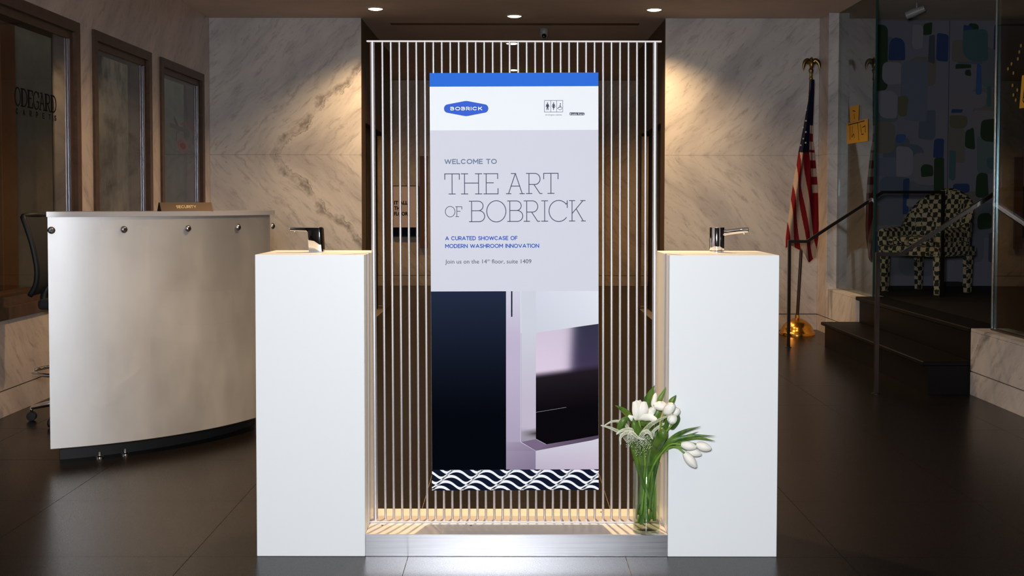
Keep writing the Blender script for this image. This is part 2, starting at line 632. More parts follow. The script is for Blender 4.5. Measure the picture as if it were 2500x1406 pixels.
# geometric sans capitals: width, strokes
SANS = {
    'A': (.84, [[(0, 0), (.5, 1)], [(.5, 1), (1, 0)], [(.2, .28), (.8, .28)]]),
    'B': (.60, [[(0, 0), (0, 1), (.5, 1)] + arc(.5, .77, .42, .23, 90, -90, 10)[1:] + [(.08, .54)], [(.5, .54)] + arc(.56, .27, .44, .27, 90, -90, 10) + [(0, 0)]]),
    'C': (.80, [arc(.5, .5, .5, .5, 44, 316, 26)]),
    'D': (.74, [[(0, 0), (0, 1), (.4, 1)] + arc(.4, .5, .6, .5, 90, -90, 18)[1:] + [(0, 0)]]),
    'E': (.54, [[(1, 1), (0, 1), (0, 0), (1, 0)], [(.08, .51), (.88, .51)]]),
    'F': (.52, [[(1, 1), (0, 1), (0, 0)], [(.08, .49), (.88, .49)]]),
    'G': (.84, [arc(.5, .5, .5, .5, 44, 330, 28) + [(.97, .46), (.55, .46)]]),
    'H': (.70, [[(0, 0), (0, 1)], [(1, 0), (1, 1)], [(.08, .52), (.92, .52)]]),
    'I': (.001, [[(0, 0), (0, 1)]]),
    'K': (.66, [[(0, 0), (0, 1)], [(0, .34), (.92, 1)], [(.34, .60), (1, 0)]]),
    'L': (.50, [[(0, 1), (0, 0), (1, 0)]]),
    'M': (.82, [[(0, 0), (0, 1)], [(.02, 1), (.5, .34)], [(.5, .34), (.98, 1)], [(1, 1), (1, 0)]]),
    'N': (.70, [[(0, 0), (0, 1)], [(.02, .98), (.98, .02)], [(1, 0), (1, 1)]]),
    'O': (.90, [arc(.5, .5, .5, .5, 0, 360, 32)]),
    'R': (.62, [[(0, 0), (0, 1), (.52, 1)] + arc(.52, .70, .44, .30, 90, -90, 12)[1:] + [(.08, .40)], [(.50, .37), (1, 0)]]),
    'S': (.56, [arc(.5, .745, .44, .255, 28, 270, 16) + arc(.5, .245, .48, .245, 90, -150, 16)[1:]]),
    'T': (.64, [[(0, 1), (1, 1)], [(.5, 1), (.5, 0)]]),
    'U': (.68, [[(0, 1), (0, .42)] + arc(.5, .42, .5, .42, 180, 360, 16)[1:] + [(1, 1)]]),
    'V': (.78, [[(0, 1), (.5, 0)], [(.5, 0), (1, 1)]]),
    'W': (1.16, [[(0, 1), (.25, 0)], [(.25, 0), (.5, .96)], [(.5, .96), (.75, 0)], [(.75, 0), (1, 1)]]),
    'Y': (.76, [[(0, 1), (.5, .45), (1, 1)], [(.5, .45), (.5, 0)]]),
    'P': (.60, [[(0, 0), (0, 1), (.5, 1)] + arc(.5, .69, .46, .31, 90, -90, 12)[1:] + [(.08, .38)]]),
}


def sans_bm(body, x0, x1, y0, y1, w, to3, d0, d1, gap=0.26, space=0.52, bm=None):
    """stroke capitals of weight w, fitted between x0 and x1 and between y0 and y1"""
    bm = bm or bmesh.new()
    h = (y1 - y0) - w
    adv, pos = 0.0, []
    for ch in body:
        if ch == ' ':
            adv += space
            continue
        pos.append((ch, adv))
        adv += SANS[ch][0] + gap
    tot = max(a + SANS[c][0] for c, a in pos)
    k = (x1 - x0 - w) / tot
    cnt = 0
    for ch, a in pos:
        wd, st = SANS[ch]
        for q in st:
            pts = [(x0 + w / 2 + (a + wd * px) * k, y0 + w / 2 + h * py) for px, py in q]
            closed = ch == 'O'
            cnt += 1
            ribbon(bm, pts, w, to3, d0, d1 + 0.00003 * (cnt % 5), 0 if closed else (w * 0.2 if ch in 'AVWY' else w / 2))
    return bm


_caph = {}


def text_bm(body, x0, x1, ybase, cap, to3, d0, d1, bold=0.0, spacing=1.0, bm=None):
    """body fitted between x0 and x1 on baseline ybase with capital height cap"""
    if bold not in _caph:
        h = font_mesh('H', 0, bold)
        ys = [v.co.y for v in h.vertices]
        _caph[bold] = max(ys) - max(0, min(ys))
        bpy.data.meshes.remove(h)
    me = font_mesh(body, 0.5, bold, spacing)
    xs = [v.co.x for v in me.vertices]
    a, b = min(xs), max(xs)
    sx = (x1 - x0) / (b - a)
    sy = cap / _caph[bold]
    for v in me.vertices:
        v.co = Vector(to3(x0 + (v.co.x - a) * sx, ybase + v.co.y * sy, d0 if v.co.z < 0 else d1))
    bm = bm or bmesh.new()
    bm.from_mesh(me)
    bpy.data.meshes.remove(me)
    return bm


def vcol_mat(name, rough=0.5, spec=0.4):
    m = mat(name, (1, 1, 1, 1), rough, spec=spec)
    t = NT(m)
    a = t.n('ShaderNodeAttribute', attribute_name='print_colour')
    t.link(a.outputs['Color'], t.b.inputs['Base Color'])
    return m


def set_vcol(me, cols):
    at = me.color_attributes.new('print_colour', 'FLOAT_COLOR', 'POINT')
    for i, c in enumerate(cols):
        at.data[i].color = c


M_print = vcol_mat('printed_photo', 0.6, 0.0)
M_mural = vcol_mat('patchwork_mural_print', 0.8, 0.2)
M_flag = vcol_mat('flag_cloth', 0.8, 0.2)

# ================================================================== THE SETTING
XL, XR, YB = -2.92, 2.96, 11.30
TILE = 0.762
GX, GY = -0.363, 4.044

# floor: grout bed with every stone tile as its own piece
floor = struct('floor', box(-4.3, 4.3, -3.0, 17.3, -0.12, -0.004), M_grout)


def tiles(x0, x1, y0, y1):
    i0 = math.floor((x0 - GX) / TILE)
    i1 = math.ceil((x1 - GX) / TILE)
    j0 = math.floor((y0 - GY) / TILE)
    j1 = math.ceil((y1 - GY) / TILE)
    shared = None
    for i in range(i0, i1):
        for j in range(j0, j1):
            a, b = max(x0, GX + i * TILE), min(x1, GX + (i + 1) * TILE)
            c, d = max(y0, GY + j * TILE), min(y1, GY + (j + 1) * TILE)
            if b - a < 0.02 or d - c < 0.02:
                continue
            g = 0.0012
            if b - a > TILE - 1e-4 and d - c > TILE - 1e-4:
                if shared is None:
                    q = part('tile', box(g, TILE - g, g, TILE - g, -0.02, 0.0), M_floor, floor)
                    shared = q.data
                else:
                    q = bpy.data.objects.new('tile', shared)
                    COL.objects.link(q)
                    q.parent = floor
                q.location = (a, c, 0)
            else:
                part('tile', box(a + g, b - g, c + g, d - g, -0.02, 0.0), M_floor, floor)


tiles(XL, XR, -2.9, YB)
tiles(-1.455, 1.475, YB, 13.95)
tiles(-3.9, 3.9, 13.95, 17.1)

ceiling = struct('ceiling', box(-7.2, 7.6, -3.1, 17.3, CEIL, CEIL + 0.12), M_ceil)
part('linear_slot', box(-1.21, 1.26, 11.62, 11.745, CEIL - 0.002, CEIL + 0.002), M_dark, ceiling,
     label='long black air slot across the ceiling')


def slab(p, x0, x1, y0, y1, z0, z1, m, g=0.0008):
    dx = g if x1 - x0 > 0.05 else 0
    dy = g if y1 - y0 > 0.05 else 0
    part('stone_slab', box(x0 + dx, x1 - dx, y0 + dy, y1 - dy, z0 + g, z1 - g), m, p)


BASE_Z, MID_Z = 0.152, 1.69
# back wall, both sides of the hall opening
wb = struct('wall_back_left', box(-3.1, -1.475, YB + 0.02, YB + 0.16, 0, CEIL), M_backing)
for z0, z1, e in ((0, BASE_Z - 0.003, 0), (BASE_Z + 0.003, MID_Z, 0), (MID_Z, CEIL, 0)):
    slab(wb, XL, -1.455, YB, YB + 0.02, z0, z1, M_marble)
wb2 = struct('wall_back_right', box(1.495, 3.1, YB + 0.02, YB + 0.16, 0, CEIL), M_backing)
for z0, z1 in ((0, BASE_Z - 0.003), (BASE_Z + 0.003, MID_Z), (MID_Z, CEIL)):
    slab(wb2, 1.475, XR, YB, YB + 0.02, z0, z1, M_marble)

# corridor side walls, polished brown stone, a dark doorway on each side
for s, xa, nm in ((-1, -1.455, 'wall_corridor_left'), (1, 1.475, 'wall_corridor_right')):
    xb = xa + s * 0.02
    xc = xa + s * 0.16
    lo, hi = min(xb, xc), max(xb, xc)
    w = struct(nm, box(lo, hi, YB + 0.16, 14.0, 2.02, CEIL), M_backing)
    a, b = min(xa, xb), max(xa, xb)
    slab(w, a, b, YB + 0.02, 11.62, 0, CEIL, M_marble_dark)
    slab(w, a, b, 11.62, 13.5, 2.02, CEIL, M_marble_dark)
    slab(w, a, b, 13.5, 13.95, 0, CEIL, M_marble_dark)
    dn = struct('door_2' if s < 0 else 'door_3', box(min(xa + s * .1, xc), max(xa + s * .1, xc), 11.62, 13.5, 0, 2.02), M_dark)
    part('door_seam', box(min(xa + s * .095, xa + s * .1), max(xa + s * .095, xa + s * .1), 12.55, 12.56, 0.02, 2.0), M_bronze, dn)

# far hall: lit marble wall with its base course
wf = struct('wall_far', box(-4.1, 4.1, 17.12, 17.25, 0, CEIL), M_backing)
for x0, x1 in ((-4.0, -1.36), (-1.36, -0.6), (-0.6, 0.6), (0.6, 1.37), (1.37, 4.0)):
    slab(wf, x0, x1, 17.1, 17.12, 0, BASE_Z, M_marble_lobby, 0.002)
    slab(wf, x0, x1, 17.1, 17.12, BASE_Z + 0.003, CEIL, M_marble_lobby, 0.002)
struct('wall_hall_left', box(-4.1, -3.95, 13.9, 17.3, 0, CEIL), M_marble_dark)
struct('wall_hall_right', box(3.95, 4.1, 13.9, 17.3, 0, CEIL), M_marble_dark)
struct('wall_hall_near_left', box(-4.1, -1.615, 13.8, 13.95, 0, CEIL), M_marble_dark)
struct('wall_hall_near_right', box(1.635, 4.1, 13.8, 13.95, 0, CEIL), M_marble_dark)

# left wall with the three framed shop windows
wl = struct('wall_left', box(-3.10, -2.94, -3.0, 11.45, 0, 0.5), M_backing)
WIN = [(4.9, 7.885), (8.15, 9.45), (9.706, 11.054)]
WZ0, WZ1 = 0.56, 2.435
part('wall_core', box(-3.10, -2.94, -3.0, 11.45, WZ1 + 0.03, CEIL), M_backing, wl)
ys = [-3.0, 1.9, 4.9, 7.885, 8.15, 9.45, 9.706, 11.054, YB]
for a, b in zip(ys, ys[1:]):
    slab(wl, XL - 0.02, XL, a, b, 0, BASE_Z - 0.003, M_marble_side)
    win = any(abs(a - w[0]) < 1e-3 for w in WIN)
    if win:
        slab(wl, XL - 0.02, XL, a, b, BASE_Z + 0.003, WZ0, M_marble_side)
        slab(wl, XL - 0.02, XL, a, b, WZ1, CEIL, M_marble_side)
    else:
        slab(wl, XL - 0.02, XL, a, b, BASE_Z + 0.003, CEIL, M_marble_side)
        part('wall_core', box(-3.10, -2.94, a, b, 0.5, WZ1 + 0.03), M_backing, wl)


def frame_ring(x0, x1, y0, y1, z0, z1, w, bm=None):
    bm = bm or bmesh.new()
    box(x0, x1, y0, y1, z0, z0 + w, bm)
    box(x0, x1, y0, y1, z1 - w, z1, bm)
    box(x0, x1, y0, y0 + w, z0 + w, z1 - w, bm)
    box(x0, x1, y1 - w, y1, z0 + w, z1 - w, bm)
    return bm


wins = []
for k, (y0, y1) in enumerate(WIN):
    wn = struct('window_%d' % (k + 1), frame_ring(-2.955, -2.902, y0, y1, WZ0, WZ1, 0.07), M_bronze)
    part('inner_frame', frame_ring(-3.04, -2.928, y0 + .0705, y1 - .0705, WZ0 + .0705, WZ1 - .0705, 0.05), M_bronze, wn)
    part('steel_bead', box(-2.9355, -2.9275, y1 - .130, y1 - .1206, WZ0 + .12, WZ1 - .12), M_jamb, wn,
         label='bright steel strip on the far jamb')
    part('glass_pane', box(-2.945, -2.937, y0 + .12, y1 - .12, WZ0 + .12, WZ1 - .12), M_glass, wn)
    wins.append(wn)
# timber reveal ledge inside the first window
part('window_board', box(-3.30, -3.045, 4.9, 7.885, 0.60, 0.66), M_wood, wins[0])

# the carpet shop behind the windows
struct('wall_shop_left', box(-7.1, -7.0, 3.0, 14.2, 0, CEIL), M_shop_wall)
struct('wall_shop_near', box(-7.0, -3.1, 3.0, 3.1, 0, CEIL), M_shop_wall)
struct('wall_shop_far', box(-7.0, -3.1, 14.1, 14.2, 0, CEIL), M_shop_wall)
struct('floor_carpet_shop', box(-7.0, -3.1, 3.1, 14.1, -0.05, 0.0), M_shop_floor)

# wall behind the photographer
struct('wall_front', box(-3.1, 3.1, -3.15, -3.0, 0, CEIL), M_shop_wall)

# right side: pilaster, marble plinths, glass walls and the raised shop
wr = struct('wall_right', box(XR + 0.02, 3.10, 11.0, YB + 0.02, 0, CEIL), M_backing)
for z0, z1 in ((0, BASE_Z - 0.003), (BASE_Z + 0.003, MID_Z), (MID_Z, CEIL)):
    slab(wr, XR, XR + 0.02, 10.99, YB, z0, z1, M_marble_side)
    slab(wr, XR, 3.055, 10.97, 10.99, max(z0, 0), z1, M_marble)
FZ = 0.43
for nm, y0, y1 in (('trim_1', 10.02, 10.97), ('trim_2', 2.0, 7.48)):
    pl = struct(nm, box(XR + 0.02, 3.2, y0, y1, 0, FZ - 0.02), M_backing)
    n = max(1, round((y1 - y0) / 1.8))
    for i in range(n):
        a, b = y0 + (y1 - y0) * i / n, y0 + (y1 - y0) * (i + 1) / n
        if i == n - 1 and nm == 'trim_2':
            b = y1 + 0.02
        slab(pl, XR, XR + 0.02, a, b, 0, BASE_Z - 0.003, M_marble)
        slab(pl, XR, XR + 0.02, a, b, BASE_Z + 0.003, FZ - 0.02, M_marble)
        slab(pl, XR, 3.2, a, b, FZ - 0.02, FZ, M_marble)
    ye = y1 if nm == 'trim_2' else y0
    slab(pl, XR + 0.02, 3.2, min(ye, ye + 0.02) if nm == 'trim_2' else ye - 0.02, ye + 0.02 if nm == 'trim_2' else ye,
         0, FZ - 0.02, M_marble)
struct('wall_right_near', box(XR, 3.2, -3.0, 2.0, 0, CEIL), M_marble_side)

g1 = struct('window_4', box(3.055, 3.067, 9.87, 10.97, FZ, CEIL), M_glass_shop)
part('glass_edge', box(3.053, 3.069, 9.858, 9.87, FZ, CEIL), M_glass_edge, g1, label='dark teal polished glass edge')
g2 = struct('window_5', box(3.055, 3.067, 2.0, 7.40, FZ, CEIL), M_glass_shop)
part('glass_edge', box(3.053, 3.069, 7.40, 7.414, FZ, CEIL), M_edge_glint, g2, label='bright vertical edge of the glass wall')
part('edge_channel', box(3.045, 3.08, 2.0, 7.40, FZ, FZ + 0.012), M_rail, g2)

struct('floor_fabric_shop', box(3.2, 7.5, 2.0, 11.35, 0, FZ), M_shop_floor)
struct('wall_fabric_shop_back', box(3.1, 7.5, 11.32, 11.45, 0, CEIL), M_shop_wall)
struct('wall_fabric_shop_right', box(7.5, 7.6, 2.0, 11.4, 0, CEIL), M_shop_wall)
struct('wall_fabric_shop_near', box(3.2, 7.5, 1.9, 2.0, 0, CEIL), M_shop_wall)

# two dark steps up to the fabric shop
stairs = thing('entry_steps', 'two dark stone steps rising between pale marble plinths at right', 'steps', (2.96, 8.75, 0))
part('riser', box(2.69, 3.2, 7.505, 9.995, 0, 0.185), M_black_stone, stairs)
part('tread', box(2.655, 2.98, 7.503, 9.998, 0.185, 0.213, bevel=0.005), M_black_stone, stairs)
part('riser', box(2.985, 3.2, 7.505, 9.995, 0.185, FZ - 0.03), M_black_stone, stairs)
part('tread', box(2.95, 3.2, 7.503, 9.998, FZ - 0.03, FZ + 0.001, bevel=0.005), M_black_stone, stairs)

# ------------------------------------------------------------------ ceiling lights with their own light
n_c = 0
names = {0: 'left round downlight in front of the marble beside the hall opening',
         1: 'right round downlight in front of the marble beside the hall opening',
         2: 'round downlight just in front of the long black ceiling slot',
         3: 'round downlight beyond the ceiling slot, just over the top edge of the rod screen',
         4: 'farthest round downlight, seen between the rods above the blue band'}
for k, (x, y, e) in enumerate(DOWNLIGHTS):
    if k < 5:
        t = thing('downlight', names[k], 'ceiling light', (x, y, CEIL), group=None)
    else:                                   # unseen fittings, some added only to brighten desk, hall and back wall
        t = ceiling
    part('trim_ring', lathe([(0.066, -0.001), (0.066, -0.010), (0.083, -0.007), (0.085, 0.0)], (x, y, CEIL), 28, cap=False),
         M_trim, t, smooth=True)
    part('lamp_lens', lathe([(0.066, -0.003), (0.064, -0.009), (0.045, -0.016), (0.02, -0.020), (0.004, -0.021)], (x, y, CEIL), 28),
         M_lamp, t, smooth=True)
    s = spot_light('downlight_beam', (x, y, CEIL - 0.04), e, 126 if k < 2 else (100 if k == 5 else 140), 1.0, WARM, size=0.035)
    if k < 5:
        s.parent = t
        s.location = (0, 0, -0.04)

t = thing('security_camera', 'grey dome security camera with black lens on the hall ceiling', 'camera', (0.324, 12.0, CEIL))
part('dome_housing', lathe([(0.046, 0), (0.047, -0.03), (0.044, -0.07), (0.032, -0.095), (0.006, -0.104)], (0.324, 12.0, CEIL), 24),
     M_camera_white, t, smooth=True)
part('lens', lathe([(0.024, 0.0), (0.024, -0.026), (0.018, -0.031), (0.004, -0.032)], (0.324, 11.975, CEIL - 0.078), 20, axis='Y'),
     M_black_gloss, t, smooth=True)

# ================================================================== ROD SCREEN AND ITS BASE
Z0 = 0.079
t = thing('platform_base', 'low brushed metal platform on the dark floor between the white pedestals', 'platform', (0.017, 4.22, 0))
part('casing', box(-0.5125, 0.5465, 4.049, 4.388, 0.0, Z0 - 0.0022, bevel=0.0008), M_base_metal, t)
part('top_sheet', box(-0.5125, 0.5465, 4.0485, 4.388, Z0 - 0.0021, Z0, bevel=0.0006), M_base_top, t, label='brushed top sheet catching the warm light')
for x, y in ((-0.471, 4.262), (-0.466, 4.160), (-0.148, 4.266), (-0.147, 4.160), (0.336, 4.342), (0.2, 4.262)):
    part('screw', lathe([(0.0045, 0), (0.0045, 0.0006), (0.001, 0.0008)], (x, y, Z0), 12), M_dark, t)

YR = 4.226
t = thing('rod_screen', 'tall screen of thin upright metal rods between two thicker posts', 'screen', (0.017, YR, Z0))
part('bottom_plate', box(-0.514, 0.5445, 4.190, 4.262, Z0 + 0.0003, Z0 + 0.007, bevel=0.0008), M_strip_metal, t)
part('top_plate', box(-0.5235, 0.537, 4.216, 4.236, 1.8165, 1.8215), M_white_plate, t)
for xt, xb in ((-0.504, -0.497), (0.515, 0.520)):
    bm = tube([(xb, YR, Z0 + 0.007), (xt, YR, 1.8166)], 0.0088, 20)
    part('post', bm, M_rod, t, smooth=True, autosmooth=50)
for i in range(32):
    xt = -0.468 + (0.480 + 0.468) * i / 31
    xb = -0.461 + (0.487 + 0.461) * i / 31
    bm = tube([(xb, YR, Z0 + 0.007), (xt, YR, 1.8166)], 0.0043, 12)
    part('rod', bm, M_rod, t, smooth=True, autosmooth=50)

# ------------------------------------------------------------------ the welcome sign
SX, SZ, SW, SH, YS = -0.2895, 0.1945, 0.6055, 1.5095, 4.206
TL = 0.0046


def s3(u, v, d):
    """sign plane: u across, v up from its lower left corner, d out of the print towards the lobby"""
    return (SX + u - v * TL, YS - d, SZ + v + u * TL)


def L(x, y):
    """layout of the print on a 411 x 1019 unit sheet: x from its left edge, y from its top edge"""
    yy = (y - 179.0) / 1018.8
    left = 1049.2 + 5.6 * yy
    wid = 411.2 - 5.0 * yy
    # the sheet is seen from slightly above: row spacing shrinks evenly by about one per cent
    v = (1 - yy) * SH
    return ((x - left) / wid * SW, v)


sign = thing('welcome_sign', 'tall upright printed welcome sign with blue top band, fixed to the rod screen', 'sign', (0.013, YS, SZ))
part('panel', prism([(0, 0), (SW, 0), (SW, SH), (0, SH)], s3, -0.0152, 0.0), mat('white_print_board', rgb(236, 240, 244), 0.6, spec=0.06), sign)


def rect_layer(name, x0, y0, x1, y1, d, m, label=None, p=sign):
    a, b = L(x0, y0), L(x1, y1)
    u0 = max(0.0, a[0])
    u1 = min(SW, b[0])
    return part(name, prism([(u0, b[1]), (u1, b[1]), (u1, a[1]), (u0, a[1])], s3, 0.0001, d), m, p, label=label)


M_sblue = mat('print_blue', rgb(44, 108, 214), 0.6, spec=0.06)
M_sgrey = mat('print_light_grey', rgb(210, 212, 222), 0.6, spec=0.06)
M_slogo = mat('print_logo_blue', rgb(58, 98, 205), 0.6, spec=0.06)
M_swhite = mat('print_white', rgb(244, 246, 250), 0.6, spec=0.06)
M_sslate = mat('print_slate', rgb(112, 126, 152), 0.6, spec=0.06)
M_shead = mat('print_dark_slate', rgb(74, 76, 100), 0.6, spec=0.06)
M_stext = mat('print_text_slate', rgb(72, 80, 100), 0.6, spec=0.06)
M_stextb = mat('print_text_blue', rgb(38, 82, 178), 0.6, spec=0.06)
M_snavy = mat('print_navy', rgb(8, 18, 40), 0.6, spec=0.06)
M_sicon = mat('print_icon_grey', rgb(70, 72, 88), 0.6, spec=0.06)
rect_layer('blue_band', 1040, 179, 1470, 212, 0.0003, M_sblue, 'blue band across the top')
rect_layer('grey_field', 1040, 317.5, 1470, 709, 0.0003, M_sgrey, 'pale grey field behind the words')

# lozenge logo
pts = [(1084.6, 265)] + []
pts = []
for a in range(110, 251, 14):
    pts.append((1094.4 + 10.2 * math.cos(math.radians(a)), 265 - 10.4 * math.sin(math.radians(a))))
pts += [(1134, 283.0), (1138.3, 283.3), (1142.5, 283.0)]
for a in range(-70, 71, 14):
    pts.append((1182.2 + 10.2 * math.cos(math.radians(a)), 265 - 10.4 * math.sin(math.radians(a))))
pts += [(1142.5, 247.0), (1138.3, 246.6), (1134, 247.0)]
logo = part('logo', prism([L(*p) for p in pts], s3, 0.0001, 0.0004), M_slogo, sign, label='blue lozenge logo with white letters')


def sign_caps(name, body, x0, x1, ybase, ytop, w, m, d=0.0006, p=sign, gap=0.26, space=0.52):
    a, b, c = L(x0, ybase), L(x1, ybase), L(x0, ytop)
    return part(name, sans_bm(body, a[0], b[0], a[1], c[1], w, s3, 0.0003, d, gap, space), m, p)


def sign_text(name, body, x0, x1, ybase, ytop, m, d=0.0006, bold=0.0, spacing=1.0, p=sign, label=None):
    a, b = L(x0, ybase), L(x1, ybase)
    cap = L(x0, ytop)[1] - a[1]
    return part(name, text_bm(body, a[0], b[0], a[1], cap, s3, 0.0003, d, bold, spacing), m, p, label=label, recalc=False)


sign_caps('lettering', 'BOBRICK', 1100, 1177.4, 269.3, 260.8, 0.0026, M_swhite, 0.0007, logo, 0.34)
sign_caps('lettering', 'WELCOME TO', 1085.3, 1213, 399.3, 386.9, 0.0035, M_sslate, gap=0.30)
sign_caps('lettering', 'A CURATED SHOWCASE OF', 1087, 1263.3, 584.3, 574.4, 0.0026, M_stextb)
sign_caps('lettering', 'MODERN WASHROOM INNOVATION', 1087, 1316, 603.2, 593.4, 0.0026, M_stextb)
bm = bmesh.new()
for body, x0, x1, yb, yt in (('Join us on the 14', 1086.8, 1188.6, 641, 631.2), ('th', 1189.4, 1196.4, 635.3, 630.6),
                             ('floor, suite 1409', 1200.6, 1297, 641, 631.2)):
    a, b = L(x0, yb), L(x1, yb)
    text_bm(body, a[0], b[0], a[1], L(x0, yt)[1] - a[1], s3, 0.0003, 0.0006, 0.0, 1.0, bm)
part('lettering', bm, M_stext, sign, recalc=False)
hd = bmesh.new()
for ch, x0, x1, yb, yt in (
        ('T', 1086, 1121.8, 472.2, 422.6), ('H', 1126.4, 1176.4, 472.2, 422.6), ('E', 1181.2, 1216.0, 472.2, 422.6),
        ('A', 1236.0, 1280.2, 472.0, 422.4), ('R', 1284.8, 1323.2, 471.8, 422.3), ('T', 1327.0, 1362.5, 471.6, 422.2),
        ('O', 1087.2, 1111.2, 527.0, 502.2), ('F', 1112.6, 1128.0, 527.0, 502.6),
        ('B', 1145.8, 1184.0, 539.8, 489.2), ('O', 1188.0, 1235.4, 539.6, 489.0), ('B', 1239.0, 1276.8, 539.4, 489.0),
        ('R', 1279.2, 1317.6, 539.2, 489.0), ('I', 1322.0, 1337.0, 539.0, 489.0), ('C', 1339.8, 1386.0, 539.0, 488.8),
        ('K', 1389.6, 1429.0, 538.8, 488.6)):
    a, b = L(x0, yb), L(x1, yt)
    slab_glyph(hd, ch, a[0], b[0], a[1], b[1], 0.00285 if yb - yt > 30 else 0.0022, s3, 0.0003, 0.0006)
part('heading', hd, M_shead, sign, label='large thin slab serif heading')

# restroom pictograms in three boxes
pg = bmesh.new()


def LL(pts):
    return [L(*p) for p in pts]


ic = lambda x, y: (1300 + x / 16.667, 230 + y / 16.667)
for seg_ in (((485, 270), (1230, 270)), ((485, 735), (1230, 735)), ((485, 270), (485, 740)), ((735, 270), (735, 735)),
             ((980, 270), (980, 735)), ((1228, 270), (1228, 735))):
    ribbon(pg, LL([ic(*q) for q in seg_]), 0.0014, s3, 0.0001, 0.0004)


def poly(bm, pts):
    prism(LL([ic(*q) for q in pts]), s3, 0.0001, 0.0005, bm)


def disc(bm, x, y, r):
    poly(bm, [(x + r * math.cos(2 * PI * i / 12), y + r * math.sin(2 * PI * i / 12)) for i in range(12)])


disc(pg, 608, 378, 27)
poly(pg, [(568, 415), (648, 415), (660, 440), (640, 560), (655, 655), (628, 655), (608, 570), (590, 655), (562, 655), (578, 560), (556, 440)])
poly(pg, [(568, 415), (578, 440), (552, 535), (532, 525)])
poly(pg, [(648, 415), (684, 525), (664, 535), (638, 440)])
disc(pg, 855, 378, 27)
poly(pg, [(815, 415), (895, 415), (885, 480), (903, 570), (872, 572), (868, 655), (845, 655), (840, 572), (810, 570), (828, 480)])
poly(pg, [(815, 415), (825, 440), (802, 535), (780, 525)])
poly(pg, [(895, 415), (932, 525), (912, 535), (885, 440)])
disc(pg, 1130, 405, 24)
poly(pg, [(1115, 440), (1143, 440), (1146, 555), (1062, 560), (1020, 618), (1002, 600), (1050, 535), (1112, 535), (1112, 498), (1065, 498), (1065, 484), (1112, 482)])
ribbon(pg, LL([ic(1118 + 75 * math.cos(math.radians(a)), 575 + 72 * math.sin(math.radians(a))) for a in range(-50, 160, 14)]),
       0.0016, s3, 0.0001, 0.0005)
part('pictograms', pg, M_sicon, sign, label='three boxed washroom pictograms')
sign_text('caption', 'thrislington cubicles', 1331, 1371.5, 282.3, 279.2, M_sicon)
# outlined two-word wordmark beside the pictograms (its mascot is left off)
part('wordmark_outline', prism(LL([(1390, 277.2), (1391.5, 275.2), (1425, 275.8), (1427, 278), (1426.6, 280.8), (1425, 282.3),
                                  (1392, 282.2), (1390.2, 280.8)]), s3, 0.0001, 0.0003), M_sicon, sign)
sign_text('wordmark', 'Koala Kare', 1391.6, 1425.4, 281.2, 276.8, M_swhite, 0.0006)

# printed photograph of a steel fixture, with its own printed shading
NAVY = lambda y: tuple(a + (b - a) * min(1, max(0, (y - 709) / 300.0)) for a, b in zip((34, 43, 64), (5, 8, 15)))


def quad_grid(verts, cols, faces, P, C, nx=10, ny=10, fn=None):
    """P: four corners (tl, tr, br, bl) in layout units; C: four corner colours or fn(s, t)"""
    base = len(verts)
    for j in range(ny + 1):
        for i in range(nx + 1):
            s, t_ = i / nx, j / ny
            top = [P[0][k] + (P[1][k] - P[0][k]) * s for k in (0, 1)]
            bot = [P[3][k] + (P[2][k] - P[3][k]) * s for k in (0, 1)]
            q = [top[k] + (bot[k] - top[k]) * t_ for k in (0, 1)]
            u, v = L(*q)
            verts.append(s3(min(SW - 0.0002, max(0.0002, u)), v, 0.0004))
            if fn:
                c = fn(s, t_, q)
            else:
                c = [(C[0][k] * (1 - s) + C[1][k] * s) * (1 - t_) + (C[3][k] * (1 - s) + C[2][k] * s) * t_ for k in range(3)]
            cols.append((lin(max(0, c[0])), lin(max(0, c[1])), lin(max(0, c[2])), 1))
    for j in range(ny):
        for i in range(nx):
            a = base + j * (nx + 1) + i
            faces.append((a, a + nx + 1, a + nx + 2, a + 1))


V, Cc, F = [], [], []
quad_grid(V, Cc, F, [(1040, 709), (1235.3, 709), (1235.3, 1147), (1040, 1147)], None, 4, 24, lambda s, t_, q: NAVY(q[1]))
lav = lambda s, t_, q: [a + (b - a) * min(1, max(0, (q[1] - 720) / 110.0)) - max(0, q[1] - 900) * 0.10
                        for a, b in zip((206, 205, 220), (192, 180, 204))]
quad_grid(V, Cc, F, [(1235.3, 709), (1271, 709), (1271, 1079), (1235.3, 1079)], None, 3, 20, lav)
quad_grid(V, Cc, F, [(1235.3, 1079), (1271, 1079), (1308, 1101), (1235.3, 1101)], None, 3, 3, lambda s, t_, q: (170 - 16 * t_ - 14 * s, 156 - 16 * t_ - 12 * s, 178 - 14 * t_ - 10 * s))
quad_grid(V, Cc, F, [(1235.3, 1101), (1308, 1101), (1308, 1147), (1235.3, 1147)], None, 3, 3, lambda s, t_, q: (160 - 14 * t_ - 14 * s, 146 - 14 * t_ - 12 * s, 170 - 14 * t_ - 10 * s))


def jamb_c(s, t_, q):
    y = q[1]
    k = min(1, max(0, (y - 800) / 180.0))
    c = [a + (b - a) * k for a, b in zip((205, 208, 218), (196, 186, 204))]
    d = max(0, 1 - abs(y - 1058) / 12.0) * (0.25 + 0.75 * s)
    return [v * (1 - 0.72 * d) * (1 - 0.18 * min(1, max(0, (y - 1060) / 10))) for v in c]


quad_grid(V, Cc, F, [(1271.8, 709), (1308, 709), (1308, 1072), (1271.8, 1079)], None, 5, 50, jamb_c)
quad_grid(V, Cc, F, [(1308, 709), (1470, 709), (1470, 788), (1308, 811)], [(212, 213, 226), (224, 228, 236), (218, 221, 230), (204, 208, 218)], 6, 5)


